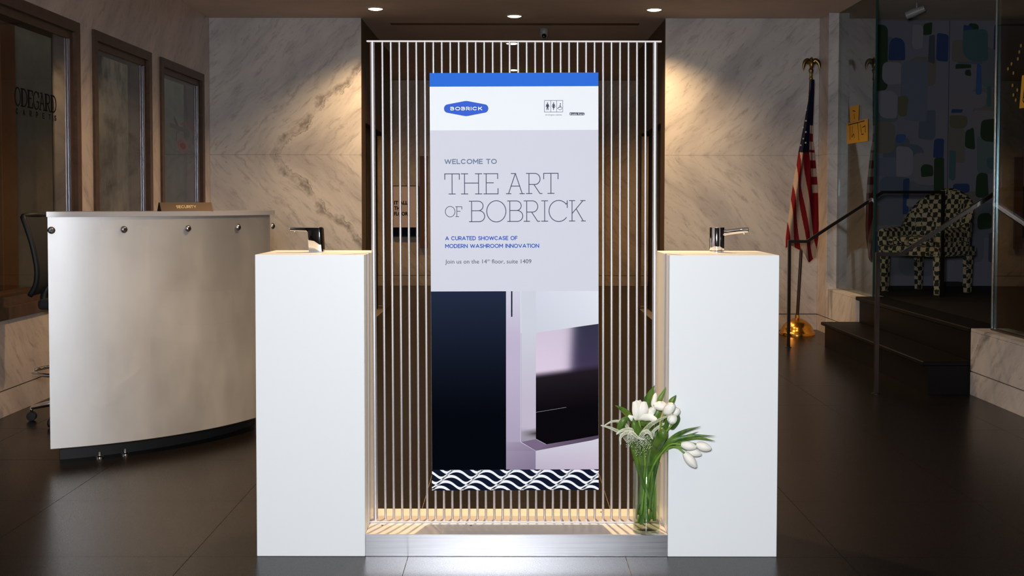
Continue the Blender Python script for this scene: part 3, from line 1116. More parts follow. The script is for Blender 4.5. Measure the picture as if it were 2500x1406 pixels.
def dark_c(s, t_, q):
    x, y = q
    yb = 921 - 0.13 * (x - 1308)
    if y < yb:
        k = 1 / (1 + math.exp((x - 1396 + (y - 850) * 0.05) / 6.0))
        f = min(1, max(0, (yb - y) / 14.0))
        bright = [210 + 12 * (y - 811) / 100, 196 + 8 * (y - 811) / 100, 214 + 10 * (y - 811) / 100]
        dim = [54 + 14 * (y - 811) / 110, 52 + 4 * (y - 811) / 110, 74 + 10 * (y - 811) / 110]
        c = [b_ * k + d_ * (1 - k) for b_, d_ in zip(bright, dim)]
        return [v * f + w * (1 - f) for v, w in zip(c, (40, 32, 44))]
    k = min(1, (y - yb) / 90.0)
    return [34 - 22 * k, 27 - 18 * k, 34 - 20 * k]


quad_grid(V, Cc, F, [(1308, 811), (1470, 788), (1470, 1061), (1308, 1072)], None, 34, 70, dark_c)
quad_grid(V, Cc, F, [(1308, 1072), (1470, 1061), (1470, 1063), (1333, 1085)], None, 2, 2, lambda s, t_, q: (11, 9, 13))
quad_grid(V, Cc, F, [(1271.8, 1079), (1308, 1072), (1333, 1085), (1308, 1101)], None, 2, 2, lambda s, t_, q: (122, 104, 132))
quad_grid(V, Cc, F, [(1333, 1085), (1470, 1061), (1470, 1071), (1308, 1101)], None, 6, 2, lambda s, t_, q: (118 - 40 * s, 102 - 38 * s, 126 - 40 * s))
quad_grid(V, Cc, F, [(1308, 1101), (1470, 1071), (1470, 1147), (1308, 1147)], [(206, 200, 216), (214, 212, 224), (204, 188, 208), (192, 180, 200)], 5, 5)
me = bpy.data.meshes.new('photo_print')
me.from_pydata(V, [], F)
set_vcol(me, Cc)
photo = part('photo_print', me, M_print, sign, label='printed picture of a steel fixture and a navy panel')
fx = bmesh.new()
ribbon(fx, LL([(1249.2, 709), (1249.2, 771.5)]), 0.0050, s3, 0.0002, 0.0006)
ribbon(fx, LL([(1271.8, 811), (1271.8, 1078)]), 0.0006, s3, 0.0002, 0.0006)
part('dark_slot', fx, M_snavy, photo)
fx = bmesh.new()
for q in ([(1270.9, 709), (1270.9, 1078)], [(1271, 1079.5), (1308, 1101.3)], [(1308, 1101.3), (1460, 1073)], [(1308, 1102), (1308, 1147)],
          [(1308.3, 1072), (1333, 1085)]):
    ribbon(fx, LL(q), 0.0010, s3, 0.0002, 0.0006)
ribbon(fx, LL([(1308.5, 1006), (1382, 994)]), 0.0005, s3, 0.0002, 0.0006)
part('highlight_line', fx, mat('print_pale_line', rgb(222, 214, 228), 0.6, spec=0.06), photo)

# wave band along the bottom
rect_layer('wave_band', 1040, 1147, 1470, 1198.2, 0.0003, M_snavy, 'navy band with white waves')
Y0w, Y1w = 1147.6, 1197.6
PER = 73.3


def clipq(x, y):
    return L(x, min(Y1w, max(Y0w, y)))


for k in range(-5, 9):
    yc = 1158.6 + 13.1 * k
    ph = 1114.3 - 13.3 * k            # a crest of this stripe
    xs = [1054.6 + 1.6 * i for i in range(int(406.5 / 1.6) + 1)]
    prev = None
    wv = bmesh.new()
    for x in xs:
        w_ = 2 * PI * (x - ph) / PER
        ymid = yc - 8.6 * math.cos(w_ - 0.25 * math.sin(w_))
        th = 3.25
        a_, b_ = ymid - th, ymid + th
        a_, b_ = min(Y1w, max(Y0w, a_)), min(Y1w, max(Y0w, b_))
        cur = (x, a_, b_)
        if prev and (prev[2] - prev[1] > 0.05 or b_ - a_ > 0.05):
            prism([L(prev[0], prev[1]), L(prev[0], prev[2] + 1e-3), L(x, b_ + 1e-3), L(x, a_)], s3, 0.0002, 0.0005, wv)
        elif len(wv.verts):
            part('wave_stripe', wv, M_swhite, sign)
            wv = bmesh.new()
        prev = cur
    if len(wv.verts):
        part('wave_stripe', wv, M_swhite, sign)
    else:
        wv.free()
for k in range(-1, 6):
    x0 = 1057.5 + PER * k
    for nm_, mt_, off, w_, d_ in (('diagonal_gap', M_snavy, 0.0, 0.0034, 0.0006), ('diagonal_line', M_swhite, 0.0, 0.0010, 0.0008)):
        a, b = (x0 + off, Y1w), (x0 + off + 45.5, Y0w)
        # clip to the sheet
        q0, q1 = a, b
        if q1[0] < 1056 or q0[0] > 1459:
            continue
        if q0[0] < 1056:
            f = (1056 - q0[0]) / (q1[0] - q0[0])
            q0 = (1056, q0[1] + (q1[1] - q0[1]) * f)
        if q1[0] > 1459:
            f = (1459 - q0[0]) / (q1[0] - q0[0])
            q1 = (1459, q0[1] + (q1[1] - q0[1]) * f)
        part(nm_, ribbon(bmesh.new(), LL([q0, q1]), w_, s3, 0.0003, d_), mt_, sign)

# ================================================================== PEDESTALS AND TAPS
for x0, x1, lab in ((-0.893, -0.5135, 'plain white square pedestal left of the rod screen, in front of the curved desk'),
                    (0.5475, 0.929, 'plain white square pedestal right of the rod screen, beside the flower vase')):
    o = part('pedestal', box(x0, x1, 4.049, 4.412, 0, 1.0585, bevel=0.0015), M_solid_white)
    tag(o, lab, 'pedestal')

PZ = 1.0585
t = thing('angular_faucet', 'chrome faucet with flat right-angled body on the left white pedestal', 'faucet', (-0.712, 4.262, PZ))
prof = [(-0.7395, PZ + 0.0005), (-0.745, PZ + 0.073), (-0.7485, PZ + 0.0765), (-0.806, PZ + 0.0785), (-0.8105, PZ + 0.0815),
        (-0.8105, PZ + 0.0895), (-0.807, PZ + 0.0915), (-0.702, PZ + 0.0915), (-0.699, PZ + 0.0895), (-0.6915, PZ + 0.0005)]
f3 = lambda u, v, d: (u, 4.262 + d, v)
bm = prism(prof, f3, -0.021, 0.021)
bmesh.ops.recalc_face_normals(bm, faces=bm.faces)
bmesh.ops.bevel(bm, geom=bm.edges[:], offset=0.0028, segments=2, profile=0.6, affect='EDGES')
part('body', bm, M_chrome, t, smooth=True, autosmooth=35)
prof = [(-0.6905, PZ + 0.002), (-0.6985, PZ + 0.0905), (-0.6955, PZ + 0.0905), (-0.6905, PZ + 0.086), (-0.6865, PZ + 0.008), (-0.6875, PZ + 0.002)]
bm = prism(prof, f3, -0.019, 0.019)
bmesh.ops.recalc_face_normals(bm, faces=bm.faces)
bmesh.ops.bevel(bm, geom=bm.edges[:], offset=0.0012, segments=2, affect='EDGES')
part('back_cover', bm, M_black_gloss, t, smooth=True, autosmooth=35, label='glossy black back cover')
part('aerator', lathe([(0.0035, 0.004), (0.0035, -0.003), (0.001, -0.004)], (-0.795, 4.262, PZ + 0.077), 14), M_chrome, t, smooth=True)

t = thing('round_faucet', 'chrome faucet with cylinder body and slanted tube spout on the right white pedestal', 'faucet', (0.7525, 4.285, PZ))
fx_, fy_ = 0.7525, 4.285
part('base_ring', lathe([(0.0272, 0), (0.0272, 0.0045), (0.0262, 0.005), (0.0258, 0.007)], (fx_, fy_, PZ), 40), M_chrome, t, smooth=True, autosmooth=30)
part('body', lathe([(0.0268, 0.0075), (0.027, 0.009), (0.027, 0.089), (0.0262, 0.0915), (0.020, 0.092)], (fx_, fy_, PZ), 48), M_chrome, t, smooth=True, autosmooth=30)
bm = tube([(fx_ + 0.022, fy_, PZ + 0.0725), (fx_ + 0.0335, fy_, PZ + 0.0732)], [0.0115, 0.0115], 28)
part('collar', bm, M_chrome, t, smooth=True, autosmooth=30)
bm = tube([(fx_ + 0.030, fy_, PZ + 0.0725), (fx_ + 0.034, fy_, PZ + 0.0728), (fx_ + 0.113, fy_, PZ + 0.0828), (fx_ + 0.1155, fy_, PZ + 0.083)],
          [0.009, 0.0098, 0.0098, 0.0085], 28)
part('spout', bm, M_chrome, t, smooth=True, autosmooth=30)
part('aerator', lathe([(0.0045, 0.004), (0.0045, -0.003), (0.002, -0.005)], (fx_ + 0.100, fy_, PZ + 0.0715), 16), M_chrome, t, smooth=True)

# ================================================================== VASE AND FLOWERS
VX, VY, VR, VT = 0.476, 4.082, 0.0485, 0.3255
t = thing('glass_vase', 'clear straight-sided glass vase of green stems at the right end of the metal platform', 'vase', (VX, VY, Z0))
part('vase_wall', lathe([(VR - 0.004, 0.0), (VR, 0.003), (VR, 0.246), (VR - 0.0012, 0.2475), (VR - 0.0028, 0.246), (VR - 0.0028, 0.014),
                         (0.001, 0.013)], (VX, VY, Z0 + 0.0002), 48), M_vase_glass, t, smooth=True, autosmooth=40)
part('water', lathe([(VR - 0.0034, 0.0150), (VR - 0.0034, 0.088), (0.001, 0.088)], (VX, VY, Z0), 40), M_water, t, smooth=True, autosmooth=40)


def frame(axis):
    axis = axis.normalized()
    a = axis.cross(Vector((0, 1, 0)))
    if a.length < 1e-3:
        a = Vector((1, 0, 0))
    a.normalize()
    return axis, a, axis.cross(a).normalized()


def closed_petal(base, tip, R, phi, half, lift=0.0):
    base, tip = Vector(base), Vector(tip)
    ax, a, b = frame(tip - base)
    ln = (tip - base).length
    rows = []
    for i in range(9):
        s = i / 8
        r = R * (math.sin(PI * (0.10 + 0.875 * s)) ** 0.62) * (1 + lift * s * s)
        h = half * (0.55 + 0.45 * math.sin(PI * min(1, s * 0.9 + 0.05))) * (1.0 if s < 0.8 else 1.0 - (s - 0.8) * 1.6)
        row = []
        for j in range(-3, 4):
            tt = j / 3
            an = phi + tt * h
            rr = r * (1 - 0.05 * tt * tt)
            row.append(base + ax * ln * (s - 0.03 * tt * tt * s) + (a * math.cos(an) + b * math.sin(an)) * rr)
        rows.append(row)
    return loft(rows, closed=False, cap=False)


def blade(pts, width, facing=(0, -1, 0), fold=0.25, power=0.75, n=16, root=0.25, twist=0.0, prof=None, curl=0.0):
    sp = spline(pts, n)
    rows = []
    f0 = Vector(facing)
    for i, p in enumerate(sp):
        s = i / n
        tg = (sp[min(n, i + 1)] - sp[max(0, i - 1)]).normalized()
        side = tg.cross(f0)
        if side.length < 1e-3:
            side = Vector((1, 0, 0))
        side.normalize()
        if twist:
            side = (Matrix.Rotation(twist * s, 3, tg) @ side)
        nrm = side.cross(tg).normalized()
        if prof:
            w = width * prof(s)
        else:
            w = width * max(0.015, (math.sin(PI * (root + (1 - root) * s)) ** power) if s > 0.001 else math.sin(PI * root) ** power)
        row = []
        for j in range(-3, 4):
            q = j / 3
            row.append(p + side * q * w / 2 + nrm * (-(q * q) * w * fold + math.sin(s * 9 + j) * w * curl))
        rows.append(row)
    return loft(rows, closed=False, cap=False)


def rim_pt(tx, ty):
    """where a stem leaves the vase, towards (tx, ty)"""
    d = Vector((tx - VX, ty - VY, 0))
    k = min(0.038, d.length * 0.35)
    d = d.normalized() * k if d.length > 1e-6 else Vector((0, 0, 0))
    return Vector((VX + d.x, VY + d.y, VT - 0.01))


def stem_path(end, mids=(), foot=None):
    end = Vector(end)
    r = rim_pt(mids[0][0] if mids else end.x, mids[0][1] if mids else end.y)
    if foot is None:
        fa, fr_ = random.uniform(0, 2 * PI), random.uniform(0.018, 0.037)
        foot = Vector((VX + fr_ * math.cos(fa), VY + fr_ * math.sin(fa), Z0 + 0.018 + random.uniform(0, 0.06)))
    return spline([foot, (Vector(foot) + r) / 2 + Vector((random.uniform(-.006, .006), 0, 0)), r] + [Vector(m) for m in mids] + [end], 22)


TULIPS = [
    # key, stem end, tip, radius, opening, label, mids, leaves
    ('A1', (0.583, 3.985, 0.410), (0.634, 3.972, 0.402), 0.0165, 0.0,
     'closed white tulip pointing right, nearest the vase in the cluster of four over the pedestal', [(0.530, 4.02, 0.385), (0.552, 4.0, 0.408)],
     ['h', 'i']),
    ('A2', (0.637, 4.000, 0.407), (0.687, 3.988, 0.393), 0.0165, 0.0,
     'closed white tulip reaching farthest right over the pedestal', [(0.53, 4.05, 0.375), (0.59, 4.02, 0.412)], ['j']),
    ('A3', (0.606, 4.010, 0.386), (0.656, 4.004, 0.370), 0.0155, 0.0,
     'closed white tulip tucked beneath the rightmost two over the pedestal', [(0.53, 4.05, 0.368), (0.57, 4.03, 0.393)], ['k']),
    ('A4', (0.595, 3.992, 0.379), (0.634, 3.984, 0.330), 0.0170, 0.0,
     'closed white tulip hanging lowest, drooping down over the pedestal', [(0.53, 4.04, 0.378), (0.567, 4.01, 0.396)], ['l']),
    ('B1', (0.542, 4.050, 0.529), (0.492, 4.035, 0.536), 0.0175, 0.0,
     'closed white tulip lying sideways at the top with its tip to the left', [(0.52, 4.09, 0.42), (0.548, 4.08, 0.50)], ['b']),
    ('B2', (0.530, 4.010, 0.513), (0.558, 3.990, 0.549), 0.0185, 0.12,
     'white tulip leaning up right beside the sideways one at the top', [(0.515, 4.05, 0.42), (0.520, 4.03, 0.48)], ['c']),
    ('B3', (0.552, 4.030, 0.506), (0.583, 4.022, 0.523), 0.0160, 0.25,
     'pale white tulip at the upper right, behind its neighbours against the pedestal', [(0.52, 4.07, 0.42), (0.545, 4.05, 0.48)], ['m']),
    ('B4', (0.563, 3.990, 0.505), (0.538, 3.972, 0.489), 0.0160, 0.35,
     'small opening white tulip facing the camera below the upper right buds', [(0.52, 4.03, 0.42), (0.560, 4.01, 0.48)], ['o', 'p']),
    ('B5', (0.477, 4.070, 0.497), (0.503, 4.065, 0.522), 0.0150, 0.1,
     'half-hidden white tulip between the wide open bloom and the sideways one', [(0.478, 4.08, 0.42)], ['f', 'n']),
    ('B6', (0.499, 4.120, 0.515), (0.512, 4.125, 0.565), 0.0105, 0.0,
     'narrow white tulip pointing up behind the tall upright leaf', [(0.488, 4.10, 0.42)], ['a']),
]
LEAF = {
    'a': ([(0.484, 4.08, 0.49), (0.474, 4.08, 0.535), (0.486, 4.07, 0.571), (0.5, 4.06, 0.603)], 0.026),
    'b': ([(0.523, 4.12, 0.503), (0.525, 4.12, 0.538), (0.537, 4.12, 0.563), (0.551, 4.12, 0.592)], 0.018),
    'c': ([(0.549, 4.02, 0.524), (0.551, 4.01, 0.55), (0.559, 4.01, 0.564), (0.568, 4.01, 0.577)], 0.020),
    'd': ([(0.43, 4.06, 0.455), (0.408, 4.04, 0.498), (0.384, 4.02, 0.523), (0.356, 4.01, 0.541)], 0.022),
    'e': ([(0.41, 4.06, 0.435), (0.39, 4.05, 0.457), (0.369, 4.04, 0.476), (0.355, 4.03, 0.489)], 0.016),
    'f': ([(0.406, 4.02, 0.438), (0.375, 4.0, 0.457), (0.384, 3.99, 0.488), (0.404, 4.0, 0.495), (0.413, 4.01, 0.474)], 0.024),
    'g': ([(0.45, 4.06, 0.386), (0.443, 4.0, 0.432), (0.425, 3.98, 0.475), (0.417, 3.99, 0.502)], 0.032),
    'h': ([(0.5, 4.05, 0.351), (0.503, 3.99, 0.405), (0.513, 3.96, 0.445), (0.519, 3.965, 0.466), (0.524, 3.99, 0.471)], 0.036),
    'i': ([(0.517, 4.05, 0.363), (0.551, 4.01, 0.421), (0.593, 3.99, 0.454), (0.65, 3.98, 0.474)], 0.016),
    'j': ([(0.519, 4.06, 0.363), (0.558, 4.03, 0.412), (0.605, 4.02, 0.431), (0.647, 4.015, 0.449)], 0.012),
    'k': ([(0.506, 4.04, 0.358), (0.547, 4.0, 0.415), (0.618, 3.99, 0.438), (0.698, 3.97, 0.443)], 0.015),
    'l': ([(0.517, 4.05, 0.363), (0.574, 4.02, 0.411), (0.633, 4.01, 0.428), (0.699, 3.98, 0.423)], 0.019),
    'm': ([(0.543, 4.1, 0.402), (0.56, 4.03, 0.461), (0.576, 4.02, 0.492), (0.573, 4.02, 0.513)], 0.020),
    'n': ([(0.486, 4.1, 0.452), (0.498, 4.1, 0.472), (0.518, 4.1, 0.497), (0.533, 4.1, 0.517)], 0.040),
    'o': ([(0.538, 4.08, 0.472), (0.533, 4.03, 0.505), (0.537, 4.0, 0.52), (0.541, 3.985, 0.533)], 0.012),
    'p': ([(0.449, 4.1, 0.432), (0.457, 4.08, 0.461), (0.472, 4.06, 0.474), (0.495, 4.05, 0.476)], 0.044),
}


def add_leaf(key, parent):
    pts, w = LEAF[key]
    p0 = Vector(pts[0])
    r = rim_pt(p0.x, p0.y)
    r.z -= 0.03
    la = random.uniform(0, 2 * PI)
    low = Vector((VX + 0.026 * math.cos(la), VY + 0.026 * math.sin(la), random.uniform(0.11, 0.19)))
    full = [low, r] + [Vector(p) for p in pts]
    seg = len(full) - 1

    def prof(s, seg=seg):
        k = s * seg
        if k < 1:
            return 0.42 + 0.18 * k
        q = (k - 1) / (seg - 1)
        return max(0.02, (0.60 + 0.40 * math.sin(PI * min(1.0, q * 0.95))) * (1.0 if q < 0.55 else math.cos((q - 0.55) / 0.45 * PI / 2) ** 0.8))
    part('leaf', blade(full, w, fold=0.22, n=22, prof=prof, twist=random.uniform(-.3, .3), curl=0.012), M_leaf, parent, smooth=True, recalc=False)


for key, end, tip, R, opn, lab, mids, lvs in TULIPS:
    sp = stem_path(end, mids)
    t = thing('tulip', lab, 'flower', tuple(sp[0]), group='white tulips in the glass vase')
    part('stem', tube(sp, [0.0040] * 12 + [0.0033] * (len(sp) - 12), 9), M_stem, t, smooth=True)
    for j in range(6):
        outer = j % 2
        part('petal', closed_petal(end, tip, R * (1.0 if outer else 0.93), j * PI / 3 + 0.35, 0.85 if outer else 0.8,
                                   opn * (1.3 if outer else 0.5)), M_petal, t, smooth=True, recalc=False)
    for lf in lvs:
        add_leaf(lf, t)

# the wide open tulip: three upright petals and three spread ones
t = thing('tulip', 'wide open white tulip with spread petals at the upper left of the bouquet', 'flower', (0.47, 4.08, 0.1),
          group='white tulips in the glass vase')
o_end = Vector((0.441, 4.03, 0.487))
part('stem', tube(stem_path(o_end, [(0.455, 4.04, 0.42)]), 0.0038, 9), M_stem, t, smooth=True)
pw = lambda s: max(0.03, math.sin(PI * min(1, 0.14 + 0.72 * s)) ** 0.8)
for pts, w in (([o_end, (0.434, 4.012, 0.505), (0.430, 4.008, 0.530), (0.425, 4.018, 0.553)], 0.030),
               ([o_end, (0.450, 4.010, 0.508), (0.457, 4.006, 0.530), (0.458, 4.016, 0.553)], 0.034),
               ([o_end, (0.441, 4.045, 0.510), (0.442, 4.052, 0.530), (0.441, 4.048, 0.551)], 0.034),
               ([o_end, (0.452, 4.010, 0.494), (0.474, 3.992, 0.501), (0.497, 3.985, 0.494)], 0.026),
               ([o_end, (0.428, 4.010, 0.492), (0.413, 4.0, 0.497), (0.401, 4.0, 0.505)], 0.020),
               ([o_end, (0.462, 4.035, 0.502), (0.482, 4.04, 0.508), (0.492, 4.04, 0.500)], 0.028)):
    part('petal', blade(pts, w, fold=0.28, prof=pw, n=12, curl=0.02), M_petal, t, smooth=True, recalc=False)
for lf in ('d', 'e', 'g'):
    add_leaf(lf, t)

SPIKES = [
    ('long speckled flower spike arching up to the right across the bouquet', 0.0085, [(0.461, 4.07, 0.371), (0.443, 4.0, 0.427), (0.471, 3.97, 0.477), (0.502, 3.97, 0.496), (0.554, 3.98, 0.518)]),
    ('thin speckled flower spike reaching farthest left over the rods', 0.006, [(0.431, 4.07, 0.371), (0.392, 4.02, 0.431), (0.366, 4.0, 0.452), (0.336, 3.99, 0.467), (0.304, 3.98, 0.477)]),
    ('speckled flower spike just above the farthest left one', 0.005, [(0.435, 4.08, 0.381), (0.409, 4.05, 0.447), (0.386, 4.04, 0.476), (0.351, 4.03, 0.481), (0.32, 4.02, 0.468)]),
    ('short speckled flower spike curving left beneath the curled leaf', 0.0065, [(0.441, 4.05, 0.388), (0.424, 4.0, 0.447), (0.402, 3.98, 0.463), (0.375, 3.97, 0.46), (0.357, 3.97, 0.447)]),
    ('speckled flower spike drooping with its tip down at the lower left', 0.0065, [(0.445, 4.06, 0.373), (0.418, 3.99, 0.444), (0.391, 3.965, 0.454), (0.372, 3.96, 0.44), (0.372, 3.96, 0.413)]),
    ('speckled flower spike curling across the middle of the bouquet to the right', 0.007, [(0.429, 4.05, 0.388), (0.405, 3.98, 0.436), (0.41, 3.96, 0.455), (0.431, 3.955, 0.439), (0.455, 3.96, 0.431)]),
    ('speckled flower spike arching like a hook just left of the folded leaf', 0.008, [(0.476, 4.05, 0.373), (0.446, 3.98, 0.436), (0.458, 3.96, 0.459), (0.471, 3.955, 0.454), (0.482, 3.96, 0.432)]),
    ('small dim flower spike behind, below the opening tulip at right', 0.0045, [(0.496, 4.08, 0.394), (0.494, 4.06, 0.435), (0.512, 4.05, 0.457), (0.534, 4.05, 0.469), (0.546, 4.05, 0.464)]),
]


def floret(bm, p, d, s):
    d, a, b = frame(d)
    tipv = bm.verts.new(p + d * s * 0.9)
    low = bm.verts.new(p - d * s * 0.3)
    ring = [bm.verts.new(p + (a * math.cos(2 * PI * k / 5) + b * math.sin(2 * PI * k / 5)) * s * (0.62 if k % 2 else 0.5) + d * s * 0.25) for k in range(5)]
    for k in range(5):
        bm.faces.new((ring[k], ring[(k + 1) % 5], tipv))
        bm.faces.new((ring[(k + 1) % 5], ring[k], low))


for lab, R, pts in SPIKES:
    R *= 1.3
    foot = Vector((VX + random.uniform(-.033, .033), VY + random.uniform(-.025, .025), Z0 + 0.03 + random.uniform(0, .08)))
    sp0 = spline([foot, rim_pt(pts[0][0], pts[0][1]), Vector(pts[0])], 8)
    sp = spline(pts, 40)
    t = thing('flower_spike', lab, 'flower', tuple(foot), group='speckled white flower spikes in the vase')
    rad = [0.0017] * 8 + [max(0.0006, R * 0.42 * (1 - (i / 40) ** 1.5)) if i > 8 else 0.0018 for i in range(41)]
    part('stalk', tube(sp0[:-1] + sp, rad, 7), M_spike, t, smooth=True)
    bm = bmesh.new()
    N = 420
    for k in range(N):
        s = 0.14 + 0.84 * (k / N)
        x = s * 40
        i = min(39, int(x))
        p = sp[i].lerp(sp[i + 1], x - i)
        tg, a, b = frame(sp[i + 1] - sp[i])
        ph = k * 2.399
        rr = R * (1 - 0.9 * s ** 2.2) * (1.0 if s > 0.25 else 1.35)
        d = (a * math.cos(ph) + b * math.sin(ph) + tg * 0.35)
        floret(bm, p + d.normalized() * rr * 0.75, d, 0.0016 + 0.0012 * (1 - s) + 0.0003 * random.random())
    part('florets', bm, M_floret, t, kind='stuff')

# loose open florets hanging in a cloud under the spikes
t = thing('flower_sprig', 'loose cloud of tiny white blossoms hanging over the rim of the vase', 'flower', (0.436, 4.04, 0.36))
bm = bmesh.new()
tw = bmesh.new()
for k in range(26):
    x = random.uniform(0.398, 0.478)
    top = Vector((x, random.uniform(3.97, 4.02), 0.430 + random.uniform(-.01, .015)))
    ln = random.uniform(0.03, 0.07) * (1 - abs(x - 0.44) * 5)
    bot = top + Vector((random.uniform(-.004, .004), random.uniform(-.004, .004), -ln))
    tube([top, (top + bot) / 2, bot], 0.0007, 4, bm=tw)
    for q in range(9):
        p = top.lerp(bot, q / 8) + Vector((random.uniform(-.004, .004), random.uniform(-.005, 0), random.uniform(-.003, .003)))
        floret(bm, p, Vector((random.uniform(-1, 1), -1, random.uniform(-.8, .6))), random.uniform(.0018, .0030))
part('florets', bm, M_floret, t, kind='stuff')
part('stalks', tw, M_spike, t, kind='stuff')

# ================================================================== SECURITY DESK
DC = (-2.706, 6.758)


def pol(r, deg, z):
    return (DC[0] + r * math.cos(math.radians(deg)), DC[1] + r * math.sin(math.radians(deg)), z)


def arc_wall(r0, r1, a0, a1, z0, z1, n=44):
    rings = []
    for i in range(n + 1):
        a = a0 + (a1 - a0) * i / n
        rings.append([pol(r0, a, z0), pol(r1, a, z0), pol(r1, a, z1), pol(r0, a, z1)])
    return loft(rings)


desk = thing('reception_desk', 'curved reception desk clad in pale brushed metal with a row of round bolts', 'desk', (-1.9, 6.0, 0))
part('metal_panel', arc_wall(1.416, 1.424, -67.7, -14.6, 0.080, 1.1685), M_desk_metal, desk, smooth=True, autosmooth=30,
     label='curved brushed metal front panel')
part('acrylic_sheet', arc_wall(1.4275, 1.4335, -67.8, -13.4, 0.080, 1.1685), M_acrylic, desk, smooth=True, autosmooth=30,
     label='clear acrylic sheet over the metal')
part('countertop', arc_wall(1.10, 1.436, -67.9, -13.0, 1.169, 1.193), mat('frosted_counter', rgb(172, 168, 168), 0.22, spec=0.6), desk,
     smooth=True, autosmooth=30, label='frosted grey countertop')
part('plinth', arc_wall(1.26, 1.30, -65.8, -12, 0.0, 0.080), M_rubber, desk, smooth=True, autosmooth=30, label='recessed black plinth')
part('inner_panel', arc_wall(1.370, 1.3835, -67, -13, 0.080, 1.1685), M_dark, desk, smooth=True, autosmooth=30)
part('floor_panel', arc_wall(1.20, 1.42, -67, -13, 0.0801, 0.0979), M_dark, desk, smooth=True, autosmooth=30)
part('worktop', arc_wall(0.86, 1.369, -67, -13, 0.72, 0.745), M_black_stone, desk, smooth=True, autosmooth=30)
part('end_panel', arc_wall(0.90, 1.368, -14.5, -13.2, 0.0985, 0.7195, 2), M_dark, desk)
M_bolt = mat('brushed_bolt_steel', rgb(170, 168, 170), 0.3, 1.0)
for a in (-67.05, -53.95, -40.6, -27.3, -14.1):
    mtx = Matrix.Translation(Vector(pol(1.4338, a, 1.107))) @ Matrix.Rotation(math.radians(a), 4, 'Z') @ Matrix.Rotation(PI / 2, 4, 'Y')
    b = lathe([(0.0165, 0.0), (0.0170, 0.002), (0.0150, 0.006), (0.010, 0.0105), (0.0075, 0.0115)], (0, 0, 0), 24)
    b.transform(mtx)
    bo = part('bolt', b, M_bolt, desk, smooth=True, autosmooth=40)
    c = lathe([(0.0074, 0.0108), (0.0060, 0.0120), (0.001, 0.0121)], (0, 0, 0), 16)
    c.transform(mtx)
    part('bolt_socket', c, M_dark, bo)
for a in (-58.2, -53.0):
    part('levelling_foot', lathe([(0.020, 0), (0.020, 0.006), (0.008, 0.010), (0.006, 0.03)], pol(1.345, a, 0.0), 20), M_chrome, desk, smooth=True, autosmooth=40)

# nameplate
t = thing('nameplate', 'dark brown desk nameplate lettered in gold on the curved countertop', 'nameplate', (-1.642, 5.872, 1.1932),
          rz=math.radians(40), local=True)
bw = 0.1375
tri = [(-0.026, 0.0), (0.024, 0.0), (0.006, 0.0435), (-0.004, 0.0435)]
bm = loft([[(-bw, y, z) for y, z in tri], [(-bw + 0.0, y, z) for y, z in tri], [(bw, y, z) for y, z in tri]])
part('block', bm, M_plate_brown, t)
part('end_cap', loft([[(-bw - .0012, y, z) for y, z in tri], [(-bw - .0002, y, z) for y, z in tri]]), M_dark, t)
nv = Vector((0, -0.0435, -0.022)).normalized()
nv = Vector((0, -0.8923, 0.4514))
n3 = lambda u, v, d: (u, -0.026 + v * 0.4514 + nv.y * d, v * 0.8923 + nv.z * d)
part('lettering', sans_bm('SECURITY', -0.056, 0.050, 0.0165, 0.0325, 0.0026, n3, 0.0001, 0.0008), M_gold_print, t)

# ------------------------------------------------------------------ drafting stool behind the desk
hx, hy = -2.475, 6.60
t = thing('drafting_stool', 'black mesh-backed office stool half hidden behind the left end of the desk', 'chair', (hx, hy, 0))
bp = [(-2.680, 1.160), (-2.649, 1.082), (-2.620, 0.990), (-2.600, 0.873), (-2.610, 0.785), (-2.646, 0.722)]
sp = spline([(x, 0, z) for x, z in bp], 18)
rows = []
for p in sp:
    f = 1 - 0.25 * abs((p.z - 0.95) / 0.25) ** 2 * 0.4
    w = 0.215 * f
    rows.append([(p.x + 0.012, hy - w, p.z), (p.x, hy - w, p.z), (p.x - 0.02, hy, p.z), (p.x, hy + w, p.z), (p.x + 0.012, hy + w, p.z), (p.x - 0.006, hy, p.z)])
bk = part('backrest', loft(rows), M_mesh, t, smooth=True, autosmooth=40)
for s in (-1, 1):
    part('back_frame', tube([(p.x, hy + s * (0.215 * (1 - 0.25 * abs((p.z - 0.95) / 0.25) ** 2 * 0.4) + 0.012), p.z) for p in sp], 0.015, 8), M_rubber, t, smooth=True)
part('top_rail', tube([(-2.680, hy - 0.20, 1.16), (-2.689, hy, 1.166), (-2.680, hy + 0.20, 1.16)], 0.014, 8), M_rubber, t, smooth=True)
part('back_support', tube(spline([(-2.632, hy, 0.76), (-2.652, hy, 0.69), (-2.62, hy, 0.642), (-2.52, hy, 0.632)], 10), 0.022, 10), M_rubber, t, smooth=True)
part('seat', box(hx - 0.125, hx + 0.30, hy - 0.23, hy + 0.23, 0.645, 0.705, bevel=0.025, seg=3), M_mesh, t, smooth=True)
part('gas_column', tube([(hx, hy, 0.09), (hx, hy, 0.40)], 0.03, 16), M_rubber, t, smooth=True, autosmooth=40)
part('gas_piston', tube([(hx, hy, 0.40), (hx, hy, 0.645)], 0.015, 16), M_chrome, t, smooth=True, autosmooth=40)
fr = [(hx + 0.23 * math.cos(2 * PI * i / 36), hy + 0.23 * math.sin(2 * PI * i / 36), 0.285) for i in range(37)]
fo = part('foot_ring', tube(fr, 0.011, 10), M_chrome, t, smooth=True, label='chrome foot ring')
for a in (20, 140, 260):
    part('foot_ring_spoke', tube([(hx, hy, 0.285), (hx + 0.225 * math.cos(math.radians(a)), hy + 0.225 * math.sin(math.radians(a)), 0.285)], 0.007, 8), M_chrome, fo, smooth=True)
